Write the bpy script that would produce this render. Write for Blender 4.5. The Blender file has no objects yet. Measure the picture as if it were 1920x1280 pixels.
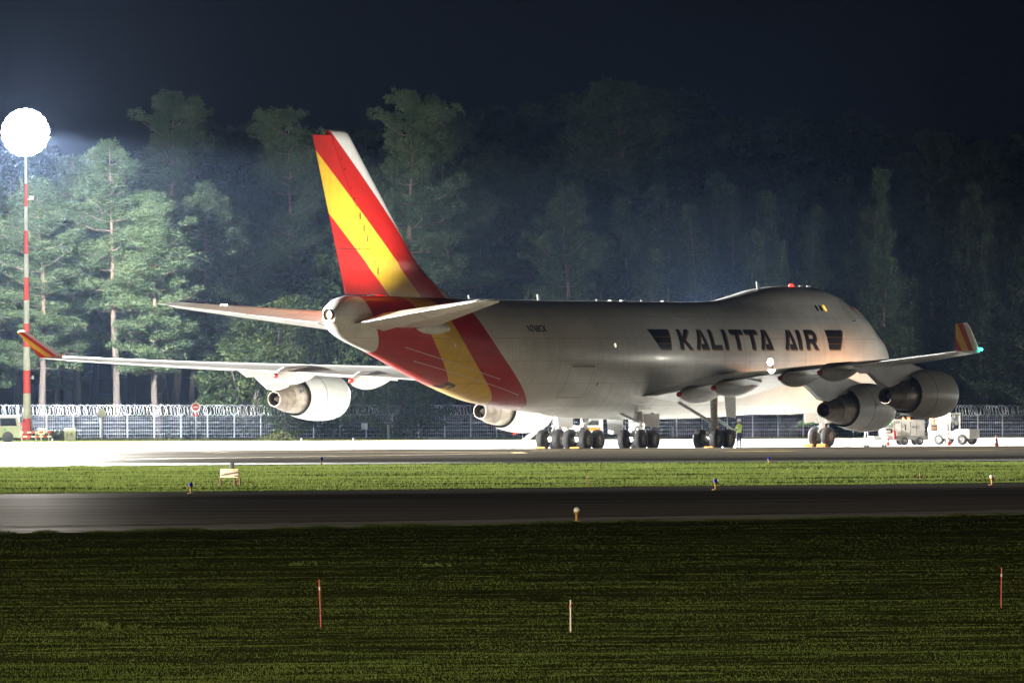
import bpy, bmesh, math, random
import numpy as np
from mathutils import Vector, Matrix
from mathutils.geometry import tessellate_polygon
RAD = math.radians
SC = bpy.context.scene
COL = SC.collection
random.seed(7)
rng = np.random.default_rng(11)

# ------------------------------------------------------------------ camera
CAM_F, CAM_H, CAM_HOR, CAM_ROLL = 20000.0, 3.63, 732.6, -0.3     # focal in photo pixels, eye height, horizon row, roll
cam_data = bpy.data.cameras.new('camera')
cam_data.sensor_width = 36.0
cam_data.lens = CAM_F / 1920.0 * 36.0
cam_data.clip_start = 1.0
cam_data.clip_end = 20000.0
cam = bpy.data.objects.new('camera', cam_data)
COL.objects.link(cam)
PITCH = math.atan2(CAM_HOR - 640.0, CAM_F)
cam.matrix_world = (Matrix.Translation((0, 0, CAM_H)) @ Matrix.Rotation(RAD(90) + PITCH, 4, 'X')
                    @ Matrix.Rotation(RAD(CAM_ROLL), 4, 'Z'))
SC.camera = cam

# ------------------------------------------------------------------ night sky and exposure
world = bpy.data.worlds.new('World')
SC.world = world
world.use_nodes = True
bg = world.node_tree.nodes['Background']
bg.inputs['Color'].default_value = (0.62, 0.68, 1.0, 1)
bg.inputs['Strength'].default_value = 0.0013
SC.view_settings.view_transform = 'Standard'
SC.view_settings.look = 'None'
SC.view_settings.exposure = 0.0
SC.view_settings.gamma = 1.0
SC.view_settings.use_curve_mapping = False
SC.cycles.use_denoising = True
SC.cycles.max_bounces = 5
SC.cycles.diffuse_bounces = 3
SC.cycles.glossy_bounces = 3
SC.cycles.transparent_max_bounces = 6
SC.cycles.use_adaptive_sampling = True
SC.cycles.adaptive_threshold = 0.03
SC.cycles.volume_bounces = 0
SC.cycles.sample_clamp_indirect = 6.0
SC.cycles.caustics_reflective = False
SC.cycles.caustics_refractive = False

# ------------------------------------------------------------------ floodlights of the apron
P_MAST, P_SPILL, P_AMBER, P_FAR, P_BACK, P_POLE = 8.0e6, 4.4e5, 1000.0, 2.2e7, 1.55e7, 1.0e6     # lamp powers
HAZE, HAZE_G = 0.000011, 0.62
MAST = (-36.4, 800.0)
MAST_TOP = 23.1
def add_light(name, kind, loc, power, color=(1, 1, 1), target=None, size=0.3, angle=150, blend=0.4, parent=None):
    ld = bpy.data.lights.new(name, kind)
    ld.energy = power
    ld.color = color
    if kind != 'SUN':
        ld.shadow_soft_size = size
    if kind == 'SPOT':
        ld.spot_size = RAD(angle)
        ld.spot_blend = blend
    o = bpy.data.objects.new(name, ld)
    COL.objects.link(o)
    o.location = loc
    if target is not None:
        o.rotation_euler = (Vector(target) - Vector(loc)).to_track_quat('-Z', 'Y').to_euler()
    if parent is not None:
        o.parent = parent
    return o

# ------------------------------------------------------------------ mesh helpers
class MB:
    def __init__(self):
        self.v = []; self.f = []; self.m = []
    def add(self, vs, fs, m=0):
        o = len(self.v)
        self.v.extend([tuple(p) for p in vs])
        self.f.extend([tuple(i + o for i in f) for f in fs])
        self.m.extend([m] * len(fs))
        return self
    def box(self, c, size, rz=0.0, m=0, taper=(1, 1)):
        sx, sy, sz = size[0] / 2, size[1] / 2, size[2] / 2
        ca, sa = math.cos(rz), math.sin(rz)
        vs = []
        for dz in (-1, 1):
            kx, ky = (1, 1) if dz < 0 else taper
            for dx, dy in ((-1, -1), (1, -1), (1, 1), (-1, 1)):
                x, y = dx * sx * kx, dy * sy * ky
                vs.append((c[0] + ca * x - sa * y, c[1] + sa * x + ca * y, c[2] + dz * sz))
        return self.add(vs, [(0, 3, 2, 1), (4, 5, 6, 7), (0, 1, 5, 4), (1, 2, 6, 5), (2, 3, 7, 6), (3, 0, 4, 7)], m)
    def bbox(self, c, size, b=0.03, rz=0.0, m=0):
        """box with chamfered edges"""
        bm = bmesh.new()
        bmesh.ops.create_cube(bm, size=1.0)
        for v in bm.verts:
            v.co = Vector((v.co.x * size[0], v.co.y * size[1], v.co.z * size[2]))
        bmesh.ops.bevel(bm, geom=list(bm.edges), offset=min(b, min(size) * 0.45), segments=2, affect='EDGES', profile=0.6)
        M = Matrix.Translation(c) @ Matrix.Rotation(rz, 4, 'Z')
        bm.verts.ensure_lookup_table()
        vs = [M @ v.co for v in bm.verts]
        fs = [[v.index for v in f.verts] for f in bm.faces]
        bm.verts.index_update()
        fs = [[v.index for v in f.verts] for f in bm.faces]
        bm.free()
        return self.add(vs, fs, m)
    def loft(self, rings, cap0=True, cap1=True, closed=True, m=0):
        n = len(rings[0]); vs = [p for r in rings for p in r]; fs = []
        for i in range(len(rings) - 1):
            for j in range(n if closed else n - 1):
                k = (j + 1) % n
                fs.append((i * n + j, i * n + k, (i + 1) * n + k, (i + 1) * n + j))
        if cap0: fs.append(tuple(reversed(range(n))))
        if cap1: fs.append(tuple((len(rings) - 1) * n + j for j in range(n)))
        return self.add(vs, fs, m)
    def tube(self, pts, r, n=8, m=0, cap=True):
        pts = [Vector(p) for p in pts]
        rs = r if isinstance(r, (list, tuple)) else [r] * len(pts)
        rings = []; up = Vector((0, 0, 1)); prev = None
        for i, p in enumerate(pts):
            d = (pts[min(i + 1, len(pts) - 1)] - pts[max(i - 1, 0)])
            if d.length < 1e-9: d = Vector((0, 0, 1))
            d.normalize()
            if prev is None:
                a = d.cross(up if abs(d.z) < 0.95 else Vector((1, 0, 0))).normalized()
            else:
                a = (prev - d * prev.dot(d))
                a = a.normalized() if a.length > 1e-6 else d.orthogonal().normalized()
            prev = a
            b = d.cross(a)
            rings.append([p + (a * math.cos(t) + b * math.sin(t)) * rs[i] for t in [2 * math.pi * k / n for k in range(n)]])
        return self.loft(rings, cap, cap, True, m)
    def lathe(self, prof, origin=(0, 0, 0), axis='X', n=32, m=0, cap0=True, cap1=True):
        """prof: (along, radius)"""
        rings = []
        for a, r in prof:
            ring = []
            for k in range(n):
                t = 2 * math.pi * k / n
                c, s = r * math.cos(t), r * math.sin(t)
                if axis == 'X': p = (a, c, s)
                elif axis == 'Y': p = (s, a, c)
                else: p = (c, s, a)
                ring.append((p[0] + origin[0], p[1] + origin[1], p[2] + origin[2]))
            rings.append(ring)
        return self.loft(rings, cap0, cap1, True, m)
    def prism(self, poly, fn, t0, t1, m=0):
        """poly of (u, v); fn(u, v, t) -> point"""
        n = len(poly)
        vs = [fn(u, v, t0) for u, v in poly] + [fn(u, v, t1) for u, v in poly]
        fs = [tuple(range(n)), tuple(reversed(range(n, 2 * n)))]
        for i in range(n):
            j = (i + 1) % n
            fs.append((i, i + n, j + n, j))
        return self.add(vs, fs, m)
    def build(self, name, mats, parent=None, smooth=True, angle=35, fix=True):
        me = bpy.data.meshes.new(name)
        me.from_pydata(self.v, [], self.f)
        if not isinstance(mats, (list, tuple)): mats = [mats]
        for k in mats: me.materials.append(k)
        if len(mats) > 1:
            me.polygons.foreach_set('material_index', self.m)
        if fix:
            bm = bmesh.new(); bm.from_mesh(me)
            bmesh.ops.recalc_face_normals(bm, faces=bm.faces)
            bm.to_mesh(me); bm.free()
        if smooth:
            me.polygons.foreach_set('use_smooth', [True] * len(me.polygons))
            me.set_sharp_from_angle(angle=RAD(angle))
        me.update()
        return link(name, me, parent)

def link(name, me, parent=None):
    o = bpy.data.objects.new(name, me)
    COL.objects.link(o)
    if parent is not None: o.parent = parent
    return o
def empty(name, loc=(0, 0, 0), rz=0.0):
    o = bpy.data.objects.new(name, None)
    o.empty_display_size = 0.3
    COL.objects.link(o)
    o.location = loc
    o.rotation_euler = (0, 0, rz)
    return o
def tag(o, label=None, cat=None, group=None, kind=None):
    if label: o['label'] = label
    if cat: o['category'] = cat
    if group: o['group'] = group
    if kind: o['kind'] = kind
    return o
def copy_tree(o, parent=None):
    c = o.copy(); COL.objects.link(c)
    if parent is not None: c.parent = parent
    for ch in list(o.children): copy_tree(ch, c)
    return c
def pixel_depth(px, py, dist):
    """place of the thing seen at photo column px, row py when it stands dist metres away"""
    x, y = px - 960.0, py - 640.0
    c, k = math.cos(RAD(CAM_ROLL)), math.sin(RAD(CAM_ROLL))
    qx, u = c * x + k * y, k * x - c * y
    ry = CAM_F * math.cos(PITCH) - u * math.sin(PITCH)
    rz = CAM_F * math.sin(PITCH) + u * math.cos(PITCH)
    return Vector((qx / ry * dist, dist, CAM_H + rz / ry * dist))

# ------------------------------------------------------------------ material helpers
def new_mat(name):
    m = bpy.data.materials.new(name); m.use_nodes = True
    nt = m.node_tree
    return m, nt, nt.nodes['Principled BSDF']
def mat(name, col, rough=0.5, metal=0.0, var=0.12, scale=3.0, bump=0.0, bscale=40.0, coat=0.0, spec=0.5, stretch=None):
    m, nt, b = new_mat(name)
    b.inputs['Roughness'].default_value = rough
    b.inputs['Metallic'].default_value = metal
    b.inputs['Coat Weight'].default_value = coat
    b.inputs['Specular IOR Level'].default_value = spec
    tc = nt.nodes.new('ShaderNodeTexCoord')
    src = tc.outputs['Object']
    if stretch:
        mp = nt.nodes.new('ShaderNodeMapping'); mp.inputs['Scale'].default_value = stretch
        nt.links.new(src, mp.inputs['Vector']); src = mp.outputs['Vector']
    n = nt.nodes.new('ShaderNodeTexNoise'); n.inputs['Scale'].default_value = scale; n.inputs['Detail'].default_value = 6
    nt.links.new(src, n.inputs['Vector'])
    r = nt.nodes.new('ShaderNodeValToRGB')
    lo = [max(0, c * (1 - var)) for c in col[:3]]; hi = [min(1, c * (1 + var)) for c in col[:3]]
    r.color_ramp.elements[0].position = 0.3; r.color_ramp.elements[0].color = (*lo, 1)
    r.color_ramp.elements[1].position = 0.7; r.color_ramp.elements[1].color = (*hi, 1)
    nt.links.new(n.outputs['Fac'], r.inputs['Fac'])
    nt.links.new(r.outputs['Color'], b.inputs['Base Color'])
    if bump:
        n2 = nt.nodes.new('ShaderNodeTexNoise'); n2.inputs['Scale'].default_value = bscale; n2.inputs['Detail'].default_value = 5
        nt.links.new(src, n2.inputs['Vector'])
        bp = nt.nodes.new('ShaderNodeBump'); bp.inputs['Strength'].default_value = bump; bp.inputs['Distance'].default_value = 0.05
        nt.links.new(n2.outputs['Fac'], bp.inputs['Height']); nt.links.new(bp.outputs['Normal'], b.inputs['Normal'])
    return m
def glow(name, col, strength):
    m, nt, b = new_mat(name)
    b.inputs['Base Color'].default_value = (*[min(1, c) for c in col], 1)
    b.inputs['Emission Color'].default_value = (*col, 1)
    b.inputs['Emission Strength'].default_value = strength
    return m
def mth(nt, op, a, b=None, clamp=False):
    n = nt.nodes.new('ShaderNodeMath'); n.operation = op; n.use_clamp = clamp
    for i, x in enumerate((a, b)):
        if x is None: continue
        if isinstance(x, (int, float)): n.inputs[i].default_value = x
        else: nt.links.new(x, n.inputs[i])
    return n.outputs[0]

WHITE = (0.78, 0.78, 0.75); RED = (0.50, 0.012, 0.010); YEL = (0.80, 0.50, 0.035)
def paint_mat(name, bands=None, dfun=None, lo=0.0, hi=1.0, seams=0.0):
    """aircraft paint: white, or bands of livery colours along a coordinate; faint grime streaks and skin seams"""
    m, nt, b = new_mat(name)
    b.inputs['Roughness'].default_value = 0.36
    b.inputs['Specular IOR Level'].default_value = 0.5
    b.inputs['Coat Weight'].default_value = 0.10
    b.inputs['Coat Roughness'].default_value = 0.12
    tc = nt.nodes.new('ShaderNodeTexCoord')
    sx = nt.nodes.new('ShaderNodeSeparateXYZ'); nt.links.new(tc.outputs['Object'], sx.inputs[0])
    S, Yy, Z = sx.outputs[0], sx.outputs[1], sx.outputs[2]
    if bands:
        d = dfun(nt, S, Yy, Z)
        mr = nt.nodes.new('ShaderNodeMapRange'); mr.inputs['From Min'].default_value = lo; mr.inputs['From Max'].default_value = hi
        nt.links.new(d, mr.inputs['Value'])
        cr = nt.nodes.new('ShaderNodeValToRGB'); cr.color_ramp.interpolation = 'CONSTANT'
        e = cr.color_ramp.elements
        e[0].position = 0; e[0].color = (*bands[0][1], 1)
        e[1].position = (bands[1][0] - lo) / (hi - lo); e[1].color = (*bands[1][1], 1)
        for p, c in bands[2:]:
            q = e.new((p - lo) / (hi - lo)); q.color = (*c, 1)
        nt.links.new(mr.outputs[0], cr.inputs['Fac'])
        col = cr.outputs['Color']
    else:
        rgb = nt.nodes.new('ShaderNodeRGB'); rgb.outputs[0].default_value = (*WHITE, 1); col = rgb.outputs[0]
    mp = nt.nodes.new('ShaderNodeMapping'); mp.inputs['Scale'].default_value = (0.5, 0.5, 1.3)
    nt.links.new(tc.outputs['Object'], mp.inputs['Vector'])
    n = nt.nodes.new('ShaderNodeTexNoise'); n.inputs['Scale'].default_value = 1.1; n.inputs['Detail'].default_value = 8; n.inputs['Roughness'].default_value = 0.65
    nt.links.new(mp.outputs[0], n.inputs['Vector'])
    g = nt.nodes.new('ShaderNodeMapRange'); g.inputs['From Min'].default_value = 0.35; g.inputs['From Max'].default_value = 0.75
    g.inputs['To Min'].default_value = 1.04; g.inputs['To Max'].default_value = 0.86
    nt.links.new(n.outputs['Fac'], g.inputs['Value'])
    fac = g.outputs[0]
    mq = nt.nodes.new('ShaderNodeMapping'); mq.inputs['Scale'].default_value = (3.2, .4, .22); nt.links.new(tc.outputs['Object'], mq.inputs['Vector'])
    nq = nt.nodes.new('ShaderNodeTexNoise'); nq.inputs['Scale'].default_value = 1.0; nq.inputs['Detail'].default_value = 5; nt.links.new(mq.outputs[0], nq.inputs['Vector'])
    gq = nt.nodes.new('ShaderNodeMapRange'); gq.inputs['From Min'].default_value = .45; gq.inputs['From Max'].default_value = .8; gq.inputs['To Min'].default_value = 1.0; gq.inputs['To Max'].default_value = .88
    nt.links.new(nq.outputs['Fac'], gq.inputs['Value']); fac = mth(nt, 'MULTIPLY', fac, gq.outputs[0])
    if seams:
        fr = mth(nt, 'FRACT', mth(nt, 'MULTIPLY', S, 1.0 / seams))
        ln = mth(nt, 'LESS_THAN', fr, 0.05 / seams)
        fz = mth(nt, 'FRACT', mth(nt, 'MULTIPLY', Z, 1.0 / 1.35))
        lz = mth(nt, 'LESS_THAN', fz, 0.03)
        ln = mth(nt, 'MAXIMUM', ln, lz)
        fac = mth(nt, 'MULTIPLY', fac, mth(nt, 'SUBTRACT', 1.0, mth(nt, 'MULTIPLY', ln, 0.22)))
    mx = nt.nodes.new('ShaderNodeMix'); mx.data_type = 'RGBA'; mx.blend_type = 'MULTIPLY'; mx.inputs['Factor'].default_value = 1.0
    nt.links.new(col, mx.inputs[6])
    cb = nt.nodes.new('ShaderNodeCombineColor')
    for i in range(3): nt.links.new(fac, cb.inputs[i])
    nt.links.new(cb.outputs[0], mx.inputs[7])
    nt.links.new(mx.outputs[2], b.inputs['Base Color'])
    # waviness of the skin panels
    nb = nt.nodes.new('ShaderNodeTexNoise'); nb.inputs['Scale'].default_value = 0.9; nb.inputs['Detail'].default_value = 3
    nt.links.new(tc.outputs['Object'], nb.inputs['Vector'])
    bp = nt.nodes.new('ShaderNodeBump'); bp.inputs['Strength'].default_value = 0.12; bp.inputs['Distance'].default_value = 0.05
    nt.links.new(nb.outputs['Fac'], bp.inputs['Height']); nt.links.new(bp.outputs['Normal'], b.inputs['Normal'])
    return m

def fus_d(nt, S, Yy, Z):
    q = mth(nt, 'SUBTRACT', 9.0, Z)
    return mth(nt, 'ADD', S, mth(nt, 'MULTIPLY', mth(nt, 'MULTIPLY', q, q), 0.2))
def fin_d(nt, S, Yy, Z):
    return mth(nt, 'SUBTRACT', S, mth(nt, 'MULTIPLY', mth(nt, 'SUBTRACT', Z, 9.25), 1.335))
def winglet_d(nt, S, Yy, Z):
    return mth(nt, 'SUBTRACT', S, mth(nt, 'MULTIPLY', mth(nt, 'SUBTRACT', Z, 5.95), 1.75))
M_WHITE = paint_mat('aircraft_white_paint', seams=2.2)
M_FUS = paint_mat('fuselage_livery', [(40, WHITE), (55.05, RED), (58.1, YEL), (60.8, RED), (65.5, WHITE)], fus_d, 40, 75, seams=2.6)
M_FIN = paint_mat('fin_livery', [(45, WHITE), (55.55, RED), (58.55, YEL), (61.9, RED)], fin_d, 45, 75)
M_WLT = paint_mat('winglet_livery', [(45, WHITE), (48.15, RED), (48.75, YEL), (49.5, RED)], winglet_d, 45, 55)
M_GREY_SHADEW = mat('grey_fittings_shaded_wing', (0.55, 0.555, 0.55), 0.33, var=0.15, scale=0.8, coat=0.15)  # plain grey on fittings; on starboard wing parts, shade put into the colour
M_SILVER = mat('bare_core_metal', (0.36, 0.32, 0.27), 0.42, 0.7, var=0.3, scale=2.5)
M_NOZ = mat('heat_stained_nozzle', (0.26, 0.22, 0.18), 0.5, 0.5, var=0.35, scale=2.5)
M_DARKM = mat('sooty_duct_metal', (0.09, 0.085, 0.08), 0.5, 0.6, var=0.3, scale=4)
M_COWL = paint_mat('nacelle_paint', seams=0.0)
M_TYRE = mat('black_rubber', (0.022, 0.022, 0.023), 0.75, var=0.3, scale=8, bump=0.1)
M_RIM = mat('wheel_hub_metal', (0.22, 0.21, 0.19), 0.45, 0.5, var=0.3, scale=9)
M_STRUT = mat('gear_strut_metal', (0.36, 0.36, 0.35), 0.35, 0.6, var=0.3, scale=6)
M_CHROME = mat('oleo_chrome', (0.8, 0.8, 0.8), 0.15, 1.0, var=0.05)
M_NAVY = mat('navy_lettering', (0.008, 0.010, 0.022), 0.35, var=0.2, scale=2)
M_GOLD = mat('gold_lettering', (0.30, 0.16, 0.04), 0.4, var=0.15, scale=2)
M_BLACK = mat('black_paint', (0.012, 0.012, 0.013), 0.45, var=0.2)
M_REDCAP = mat('red_cap_paint', (0.50, 0.015, 0.012), 0.35, var=0.1)
M_SEAM = mat('dark_seam', (0.05, 0.045, 0.04), 0.6, var=0.2)
M_GLASS = mat('dark_window_glass', (0.012, 0.013, 0.016), 0.08, var=0.1, spec=0.6)
# ================================================================== GROUND
def asphalt(name, col, sheen, stretch):
    """worn asphalt: dull body with streaks along the traffic and a faint even sheen"""
    m, nt, b = new_mat(name); nt.nodes.remove(b)
    tc = nt.nodes.new('ShaderNodeTexCoord'); mp = nt.nodes.new('ShaderNodeMapping'); mp.inputs['Scale'].default_value = stretch
    nt.links.new(tc.outputs['Object'], mp.inputs['Vector'])
    n = nt.nodes.new('ShaderNodeTexNoise'); n.inputs['Scale'].default_value = 1.0; n.inputs['Detail'].default_value = 7; n.inputs['Roughness'].default_value = .65
    nt.links.new(mp.outputs[0], n.inputs['Vector'])
    r = nt.nodes.new('ShaderNodeValToRGB')
    r.color_ramp.elements[0].position = .34; r.color_ramp.elements[0].color = (*[c * .55 for c in col], 1)
    r.color_ramp.elements[1].position = .68; r.color_ramp.elements[1].color = (*[c * 1.5 for c in col], 1)
    nt.links.new(n.outputs['Fac'], r.inputs['Fac'])
    d = nt.nodes.new('ShaderNodeBsdfDiffuse'); d.inputs['Roughness'].default_value = 1.0; nt.links.new(r.outputs[0], d.inputs['Color'])
    gl = nt.nodes.new('ShaderNodeBsdfAnisotropic'); gl.inputs['Roughness'].default_value = .45; gl.inputs['Color'].default_value = (.9, .86, .8, 1)
    mx = nt.nodes.new('ShaderNodeMixShader')
    k = nt.nodes.new('ShaderNodeMapRange'); k.inputs['From Min'].default_value = .3; k.inputs['From Max'].default_value = .7; k.inputs['To Min'].default_value = sheen * .5; k.inputs['To Max'].default_value = sheen * 1.5
    nt.links.new(n.outputs['Fac'], k.inputs['Value']); nt.links.new(k.outputs[0], mx.inputs[0])
    nt.links.new(d.outputs[0], mx.inputs[1]); nt.links.new(gl.outputs[0], mx.inputs[2])
    nt.links.new(mx.outputs[0], nt.nodes['Material Output'].inputs['Surface'])
    return m
M_ASPH = asphalt('dark_taxiway_asphalt', (0.036, 0.032, 0.028), .022, (.05, .35, 1))
M_SHOULD = asphalt('pale_shoulder_asphalt', (0.060, 0.055, 0.048), .030, (.05, .35, 1))
M_LANE = asphalt('worn_taxilane_asphalt', (0.080, 0.070, 0.052), .035, (.03, .30, 1))
M_SEAL = mat('fresh_sealed_strip', (0.022, 0.022, 0.022), 0.55, spec=0.15, var=0.2, scale=0.4, stretch=(0.1, 1, 1))
M_CONC = mat('apron_concrete', (0.46, 0.45, 0.42), 0.6, var=0.08, scale=0.15, bump=0.15, bscale=4.0)
M_SOIL = mat('grass_soil', (0.045, 0.050, 0.016), 1.0, spec=0.0, var=0.4, scale=1.2, bump=0.4, bscale=3.0)
M_LINE = mat('taxi_line_yellow', (0.55, 0.36, 0.04), 0.5, var=0.3, scale=1.5)
M_EDGE = mat('worn_white_line', (0.10, 0.095, 0.085), 0.7, spec=0.0, var=0.4, scale=1.0)
M_JOINT = mat('apron_joint', (0.16, 0.155, 0.14), 0.7)

XW = 260.0
def y_near(x): return 290.0 + 1.08 * max(-45, min(45, x))       # near edge of the taxiway
def y_far(x): return 397.0 + 0.62 * max(-60, min(60, x))        # far edge
Y_LANE0, Y_CREST, Y_APRON, Y_VERGE = 510.0, 634.0, 644.0, 788.0
from mathutils import noise as mnoise
def bumps(x, y, amp, seed=0.0):
    n = lambda a, b, s: mnoise.noise(Vector((x * a, y * b, seed + s)))
    return amp * (1.1 * n(.035, .09, 0) + .9 * n(.10, .28, 3.1) + .55 * n(.25, .75, 7.7) + .3 * n(.8, 1.6, 11.3))
def fade(t): return max(0.0, min(1.0, t))
def z_near(x, y):
    e = fade((y_near(x) - y) / 6.0)
    return 0.01 + bumps(x, y, 0.065) * e + 0.03 * e
def z_strip(x, y):
    e = fade((y - y_far(x)) / 5.0) * fade((Y_LANE0 - y) / 5.0)
    k = fade((y - y_far(x)) / 30.0)
    return 0.012 + (bumps(x, y, 0.07, 2.0) + 0.10 * k + 0.03) * e
def z_lane(y):
    if y < Y_CREST: return 0.20 * ((y - Y_LANE0) / (Y_CREST - Y_LANE0)) ** 1.4 if y > Y_LANE0 else 0.0
    if y < Y_APRON:
        t = (y - Y_CREST) / (Y_APRON - Y_CREST); return 0.20 * (1 - t * t * (3 - 2 * t))
    return 0.0
def z_verge(x, y):
    t = fade((y - Y_VERGE) / 30.0)
    return t * (-0.0065 * max(-60, min(60, x)) - 0.06) + 0.004
def sheet(name, xs, ys_of, zf, mt, kind='structure', parent=None):
    xs = list(xs); cols = [ys_of(x) for x in xs]; ny = len(cols[0])
    vs = [(x, y, zf(x, y)) for x, c in zip(xs, cols) for y in c]
    fs = [(i * ny + j, (i + 1) * ny + j, (i + 1) * ny + j + 1, i * ny + j + 1) for i in range(len(xs) - 1) for j in range(ny - 1)]
    o = MB().add(vs, fs).build(name, mt, parent, fix=False)
    if kind and parent is None: tag(o, kind=kind)
    return o
g_ = MB().add([(-2700, -450, -0.25), (2700, -450, -0.25), (2700, 3000, -0.25), (-2700, 3000, -0.25)], [(0, 1, 2, 3)]).build('ground', M_SOIL, fix=False)
tag(g_, kind='structure')
XS = [-XW, -200, -150, -110, -80, -60] + list(np.arange(-50, 51, 2.5)) + [60, 80, 110, 150, 200, XW]
XSF = [-XW, -150, -80, -50] + list(np.arange(-36, 36.1, 0.8)) + [50, 80, 150, XW]
near = sheet('near_grass', XSF, lambda x: [20, 60, 100] + list(np.linspace(115, y_near(x), 330)), z_near, M_SOIL)
taxiway = sheet('taxiway', XS, lambda x: list(np.linspace(y_near(x) - .3, y_far(x) + .3, 30)), lambda x, y: 0.0, M_ASPH)
sheet('taxiway_shoulder', XS, lambda x: [y_far(x) - 17, y_far(x) + .35], lambda x, y: .004, M_SHOULD)
sheet('taxiway_shoulder', XS, lambda x: [y_near(x) - .35, y_near(x) + 13], lambda x, y: .004, M_SHOULD)
sheet('edge_line', XS, lambda x: [y_near(x) + 13.2, y_near(x) + 14.4], lambda x, y: .005, M_EDGE, None, taxiway)
sheet('edge_line', XS, lambda x: [y_far(x) - 8.0, y_far(x) - 7.2], lambda x, y: .009, M_EDGE, None, taxiway)
strip = sheet('grass_strip', XSF, lambda x: list(np.linspace(y_far(x), Y_LANE0, 130)), z_strip, M_SOIL)
lane = sheet('taxilane', XS, lambda x: list(np.linspace(Y_LANE0 - .4, Y_APRON + .3, 80)), lambda x, y: z_lane(y) + .002, M_LANE)
sheet('sealed_strip', XS, lambda x: [532, 536, 541], lambda x, y: z_lane(y) + .012, M_SEAL)
sheet('dark_shoulder', XS, lambda x: list(np.linspace(Y_LANE0 - .5, 527, 8)), lambda x, y: z_lane(y) + .010, M_SHOULD)
apron = sheet('apron', XS, lambda x: list(np.linspace(Y_APRON - .2, Y_VERGE + .5, 24)), lambda x, y: 0.0, M_CONC)
for k, y in enumerate(np.arange(652, 776, 7.5)):
    sheet('slab_joint', [-XW, 0, XW], lambda x: [y, y + .06], lambda x, yy: .004, M_JOINT, None, apron)
for x0 in np.arange(-97.5, 98, 7.5):
    MB().add([(x0, Y_APRON + .2, .006), (x0 + .05, Y_APRON + .2, .006), (x0 + .05, Y_VERGE, .006), (x0, Y_VERGE, .006)], [(0, 1, 2, 3)]).build('slab_joint', M_JOINT, apron, fix=False)
verge = sheet('verge', XS, lambda x: list(np.linspace(Y_VERGE, 840, 16)) + [900, 1000, 1200, 1500], lambda x, y: z_verge(x, y) + (fade((y - 900) / 300) * 7.0), M_SOIL)
# yellow guide lines of the taxilane, as seen in short pieces
def ground_line(pts, w, zf=lambda y: z_lane(y) + .008, mt=M_LINE, parent=lane):
    vs = []; fs = []
    for i, (x, y) in enumerate(pts):
        a = pts[max(i - 1, 0)]; b = pts[min(i + 1, len(pts) - 1)]
        d = Vector((b[0] - a[0], b[1] - a[1])).normalized(); n = Vector((-d.y, d.x)) * w / 2
        for s_ in (-1, 1):
            vs.append((x + n.x * s_, y + n.y * s_, zf(y + n.y * s_)))
    for i in range(len(pts) - 1): fs.append((2 * i, 2 * i + 1, 2 * i + 3, 2 * i + 2))
    MB().add(vs, fs).build('guide_line', mt, parent, fix=False)
ground_line([(-60, 556), (-40, 558), (-25, 566), (-14, 580), (-5, 592), (0.5, 600), (0.2, 606), (-6, 612), (-18, 616)], .8)
ground_line([(1, 617.2), (14, 619), (40, 621), (90, 622)], .8)
ground_line([(12.3, 604), (16, 605.4)], 3.0); ground_line([(24, 606), (27.5, 604.5)], 2.6); ground_line([(29, 590), (32.6, 588)], 2.6)
ground_line([(-70, 560), (-30, 546), (20, 545), (90, 548)], .5)
# ================================================================== THE AIRPLANE
# aircraft coordinates: x metres aft of the nose, y to starboard, z above the apron
YAW = 29.71
_a = RAD(YAW)
def a2w(p):
    fw = 40 - p[0]
    return Vector((fw * math.sin(_a) + p[1] * math.cos(_a) + 3.42, fw * math.cos(_a) - p[1] * math.sin(_a) + 645.65, p[2]))
plane = empty('cargo_airplane', a2w((0, 0, 0)), RAD(270 - YAW))
tag(plane, 'white four-engine cargo jet with red and yellow striped tail, parked facing away', 'airplane')

ZT = [(0,5.2),(.15,5.6),(.4,5.95),(1,6.5),(2,7.15),(3,7.68),(4,8.2),(5,8.78),(6,9.3),(7,9.68),(8,9.92),(10,10.1),(13,10.1),(16,9.93),(19,9.5),(22,9.13),(25,9.06),(40,9.06),(50,9.1),(56,9.18),(62,9.25),(66,9.25),(67.3,9.1),(68,8.8),(68.4,8.5)]
ZB = [(0,5.1),(.15,4.75),(.4,4.45),(1,4.02),(2,3.52),(4,2.88),(6,2.48),(9,2.18),(12,2.08),(40,2.08),(44.4,2.32),(50.8,2.86),(55.2,3.73),(59.6,4.85),(63.9,5.98),(66.5,6.6),(67.5,6.95),(68,7.25),(68.4,7.6)]
HW = [(0,.05),(.15,.5),(.4,.88),(1,1.38),(2,1.95),(4,2.62),(6,3.02),(9,3.22),(11,3.25),(46,3.25),(50,3.1),(55,2.7),(60,2.08),(64,1.45),(66.5,1.05),(67.5,.85),(68,.68),(68.4,.45)]
RU = [(0,.05),(4,1.3),(6,1.9),(9,2.2),(14,2.25),(18,2.0),(22,1.2),(25,.6),(70,.3)]
def pch(T):
    x = np.array([a for a, b in T], float); y = np.array([b for a, b in T], float)
    h = np.diff(x); d = np.diff(y) / h; m = np.zeros(len(x)); m[0] = d[0]; m[-1] = d[-1]
    for i in range(1, len(x) - 1):
        if d[i-1] * d[i] > 0:
            w1 = 2*h[i] + h[i-1]; w2 = h[i] + 2*h[i-1]; m[i] = (w1+w2) / (w1/d[i-1] + w2/d[i])
    def g(s):
        s = min(max(s, x[0]), x[-1]); i = min(max(int(np.searchsorted(x, s)) - 1, 0), len(h) - 1); t = (s - x[i]) / h[i]
        return float(y[i]*(1+2*t)*(1-t)**2 + m[i]*h[i]*t*(1-t)**2 + y[i+1]*t*t*(3-2*t) + m[i+1]*h[i]*t*t*(t-1))
    return g
f_zt, f_zb, f_hw, f_ru = pch(ZT), pch(ZB), pch(HW), pch(RU)
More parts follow.
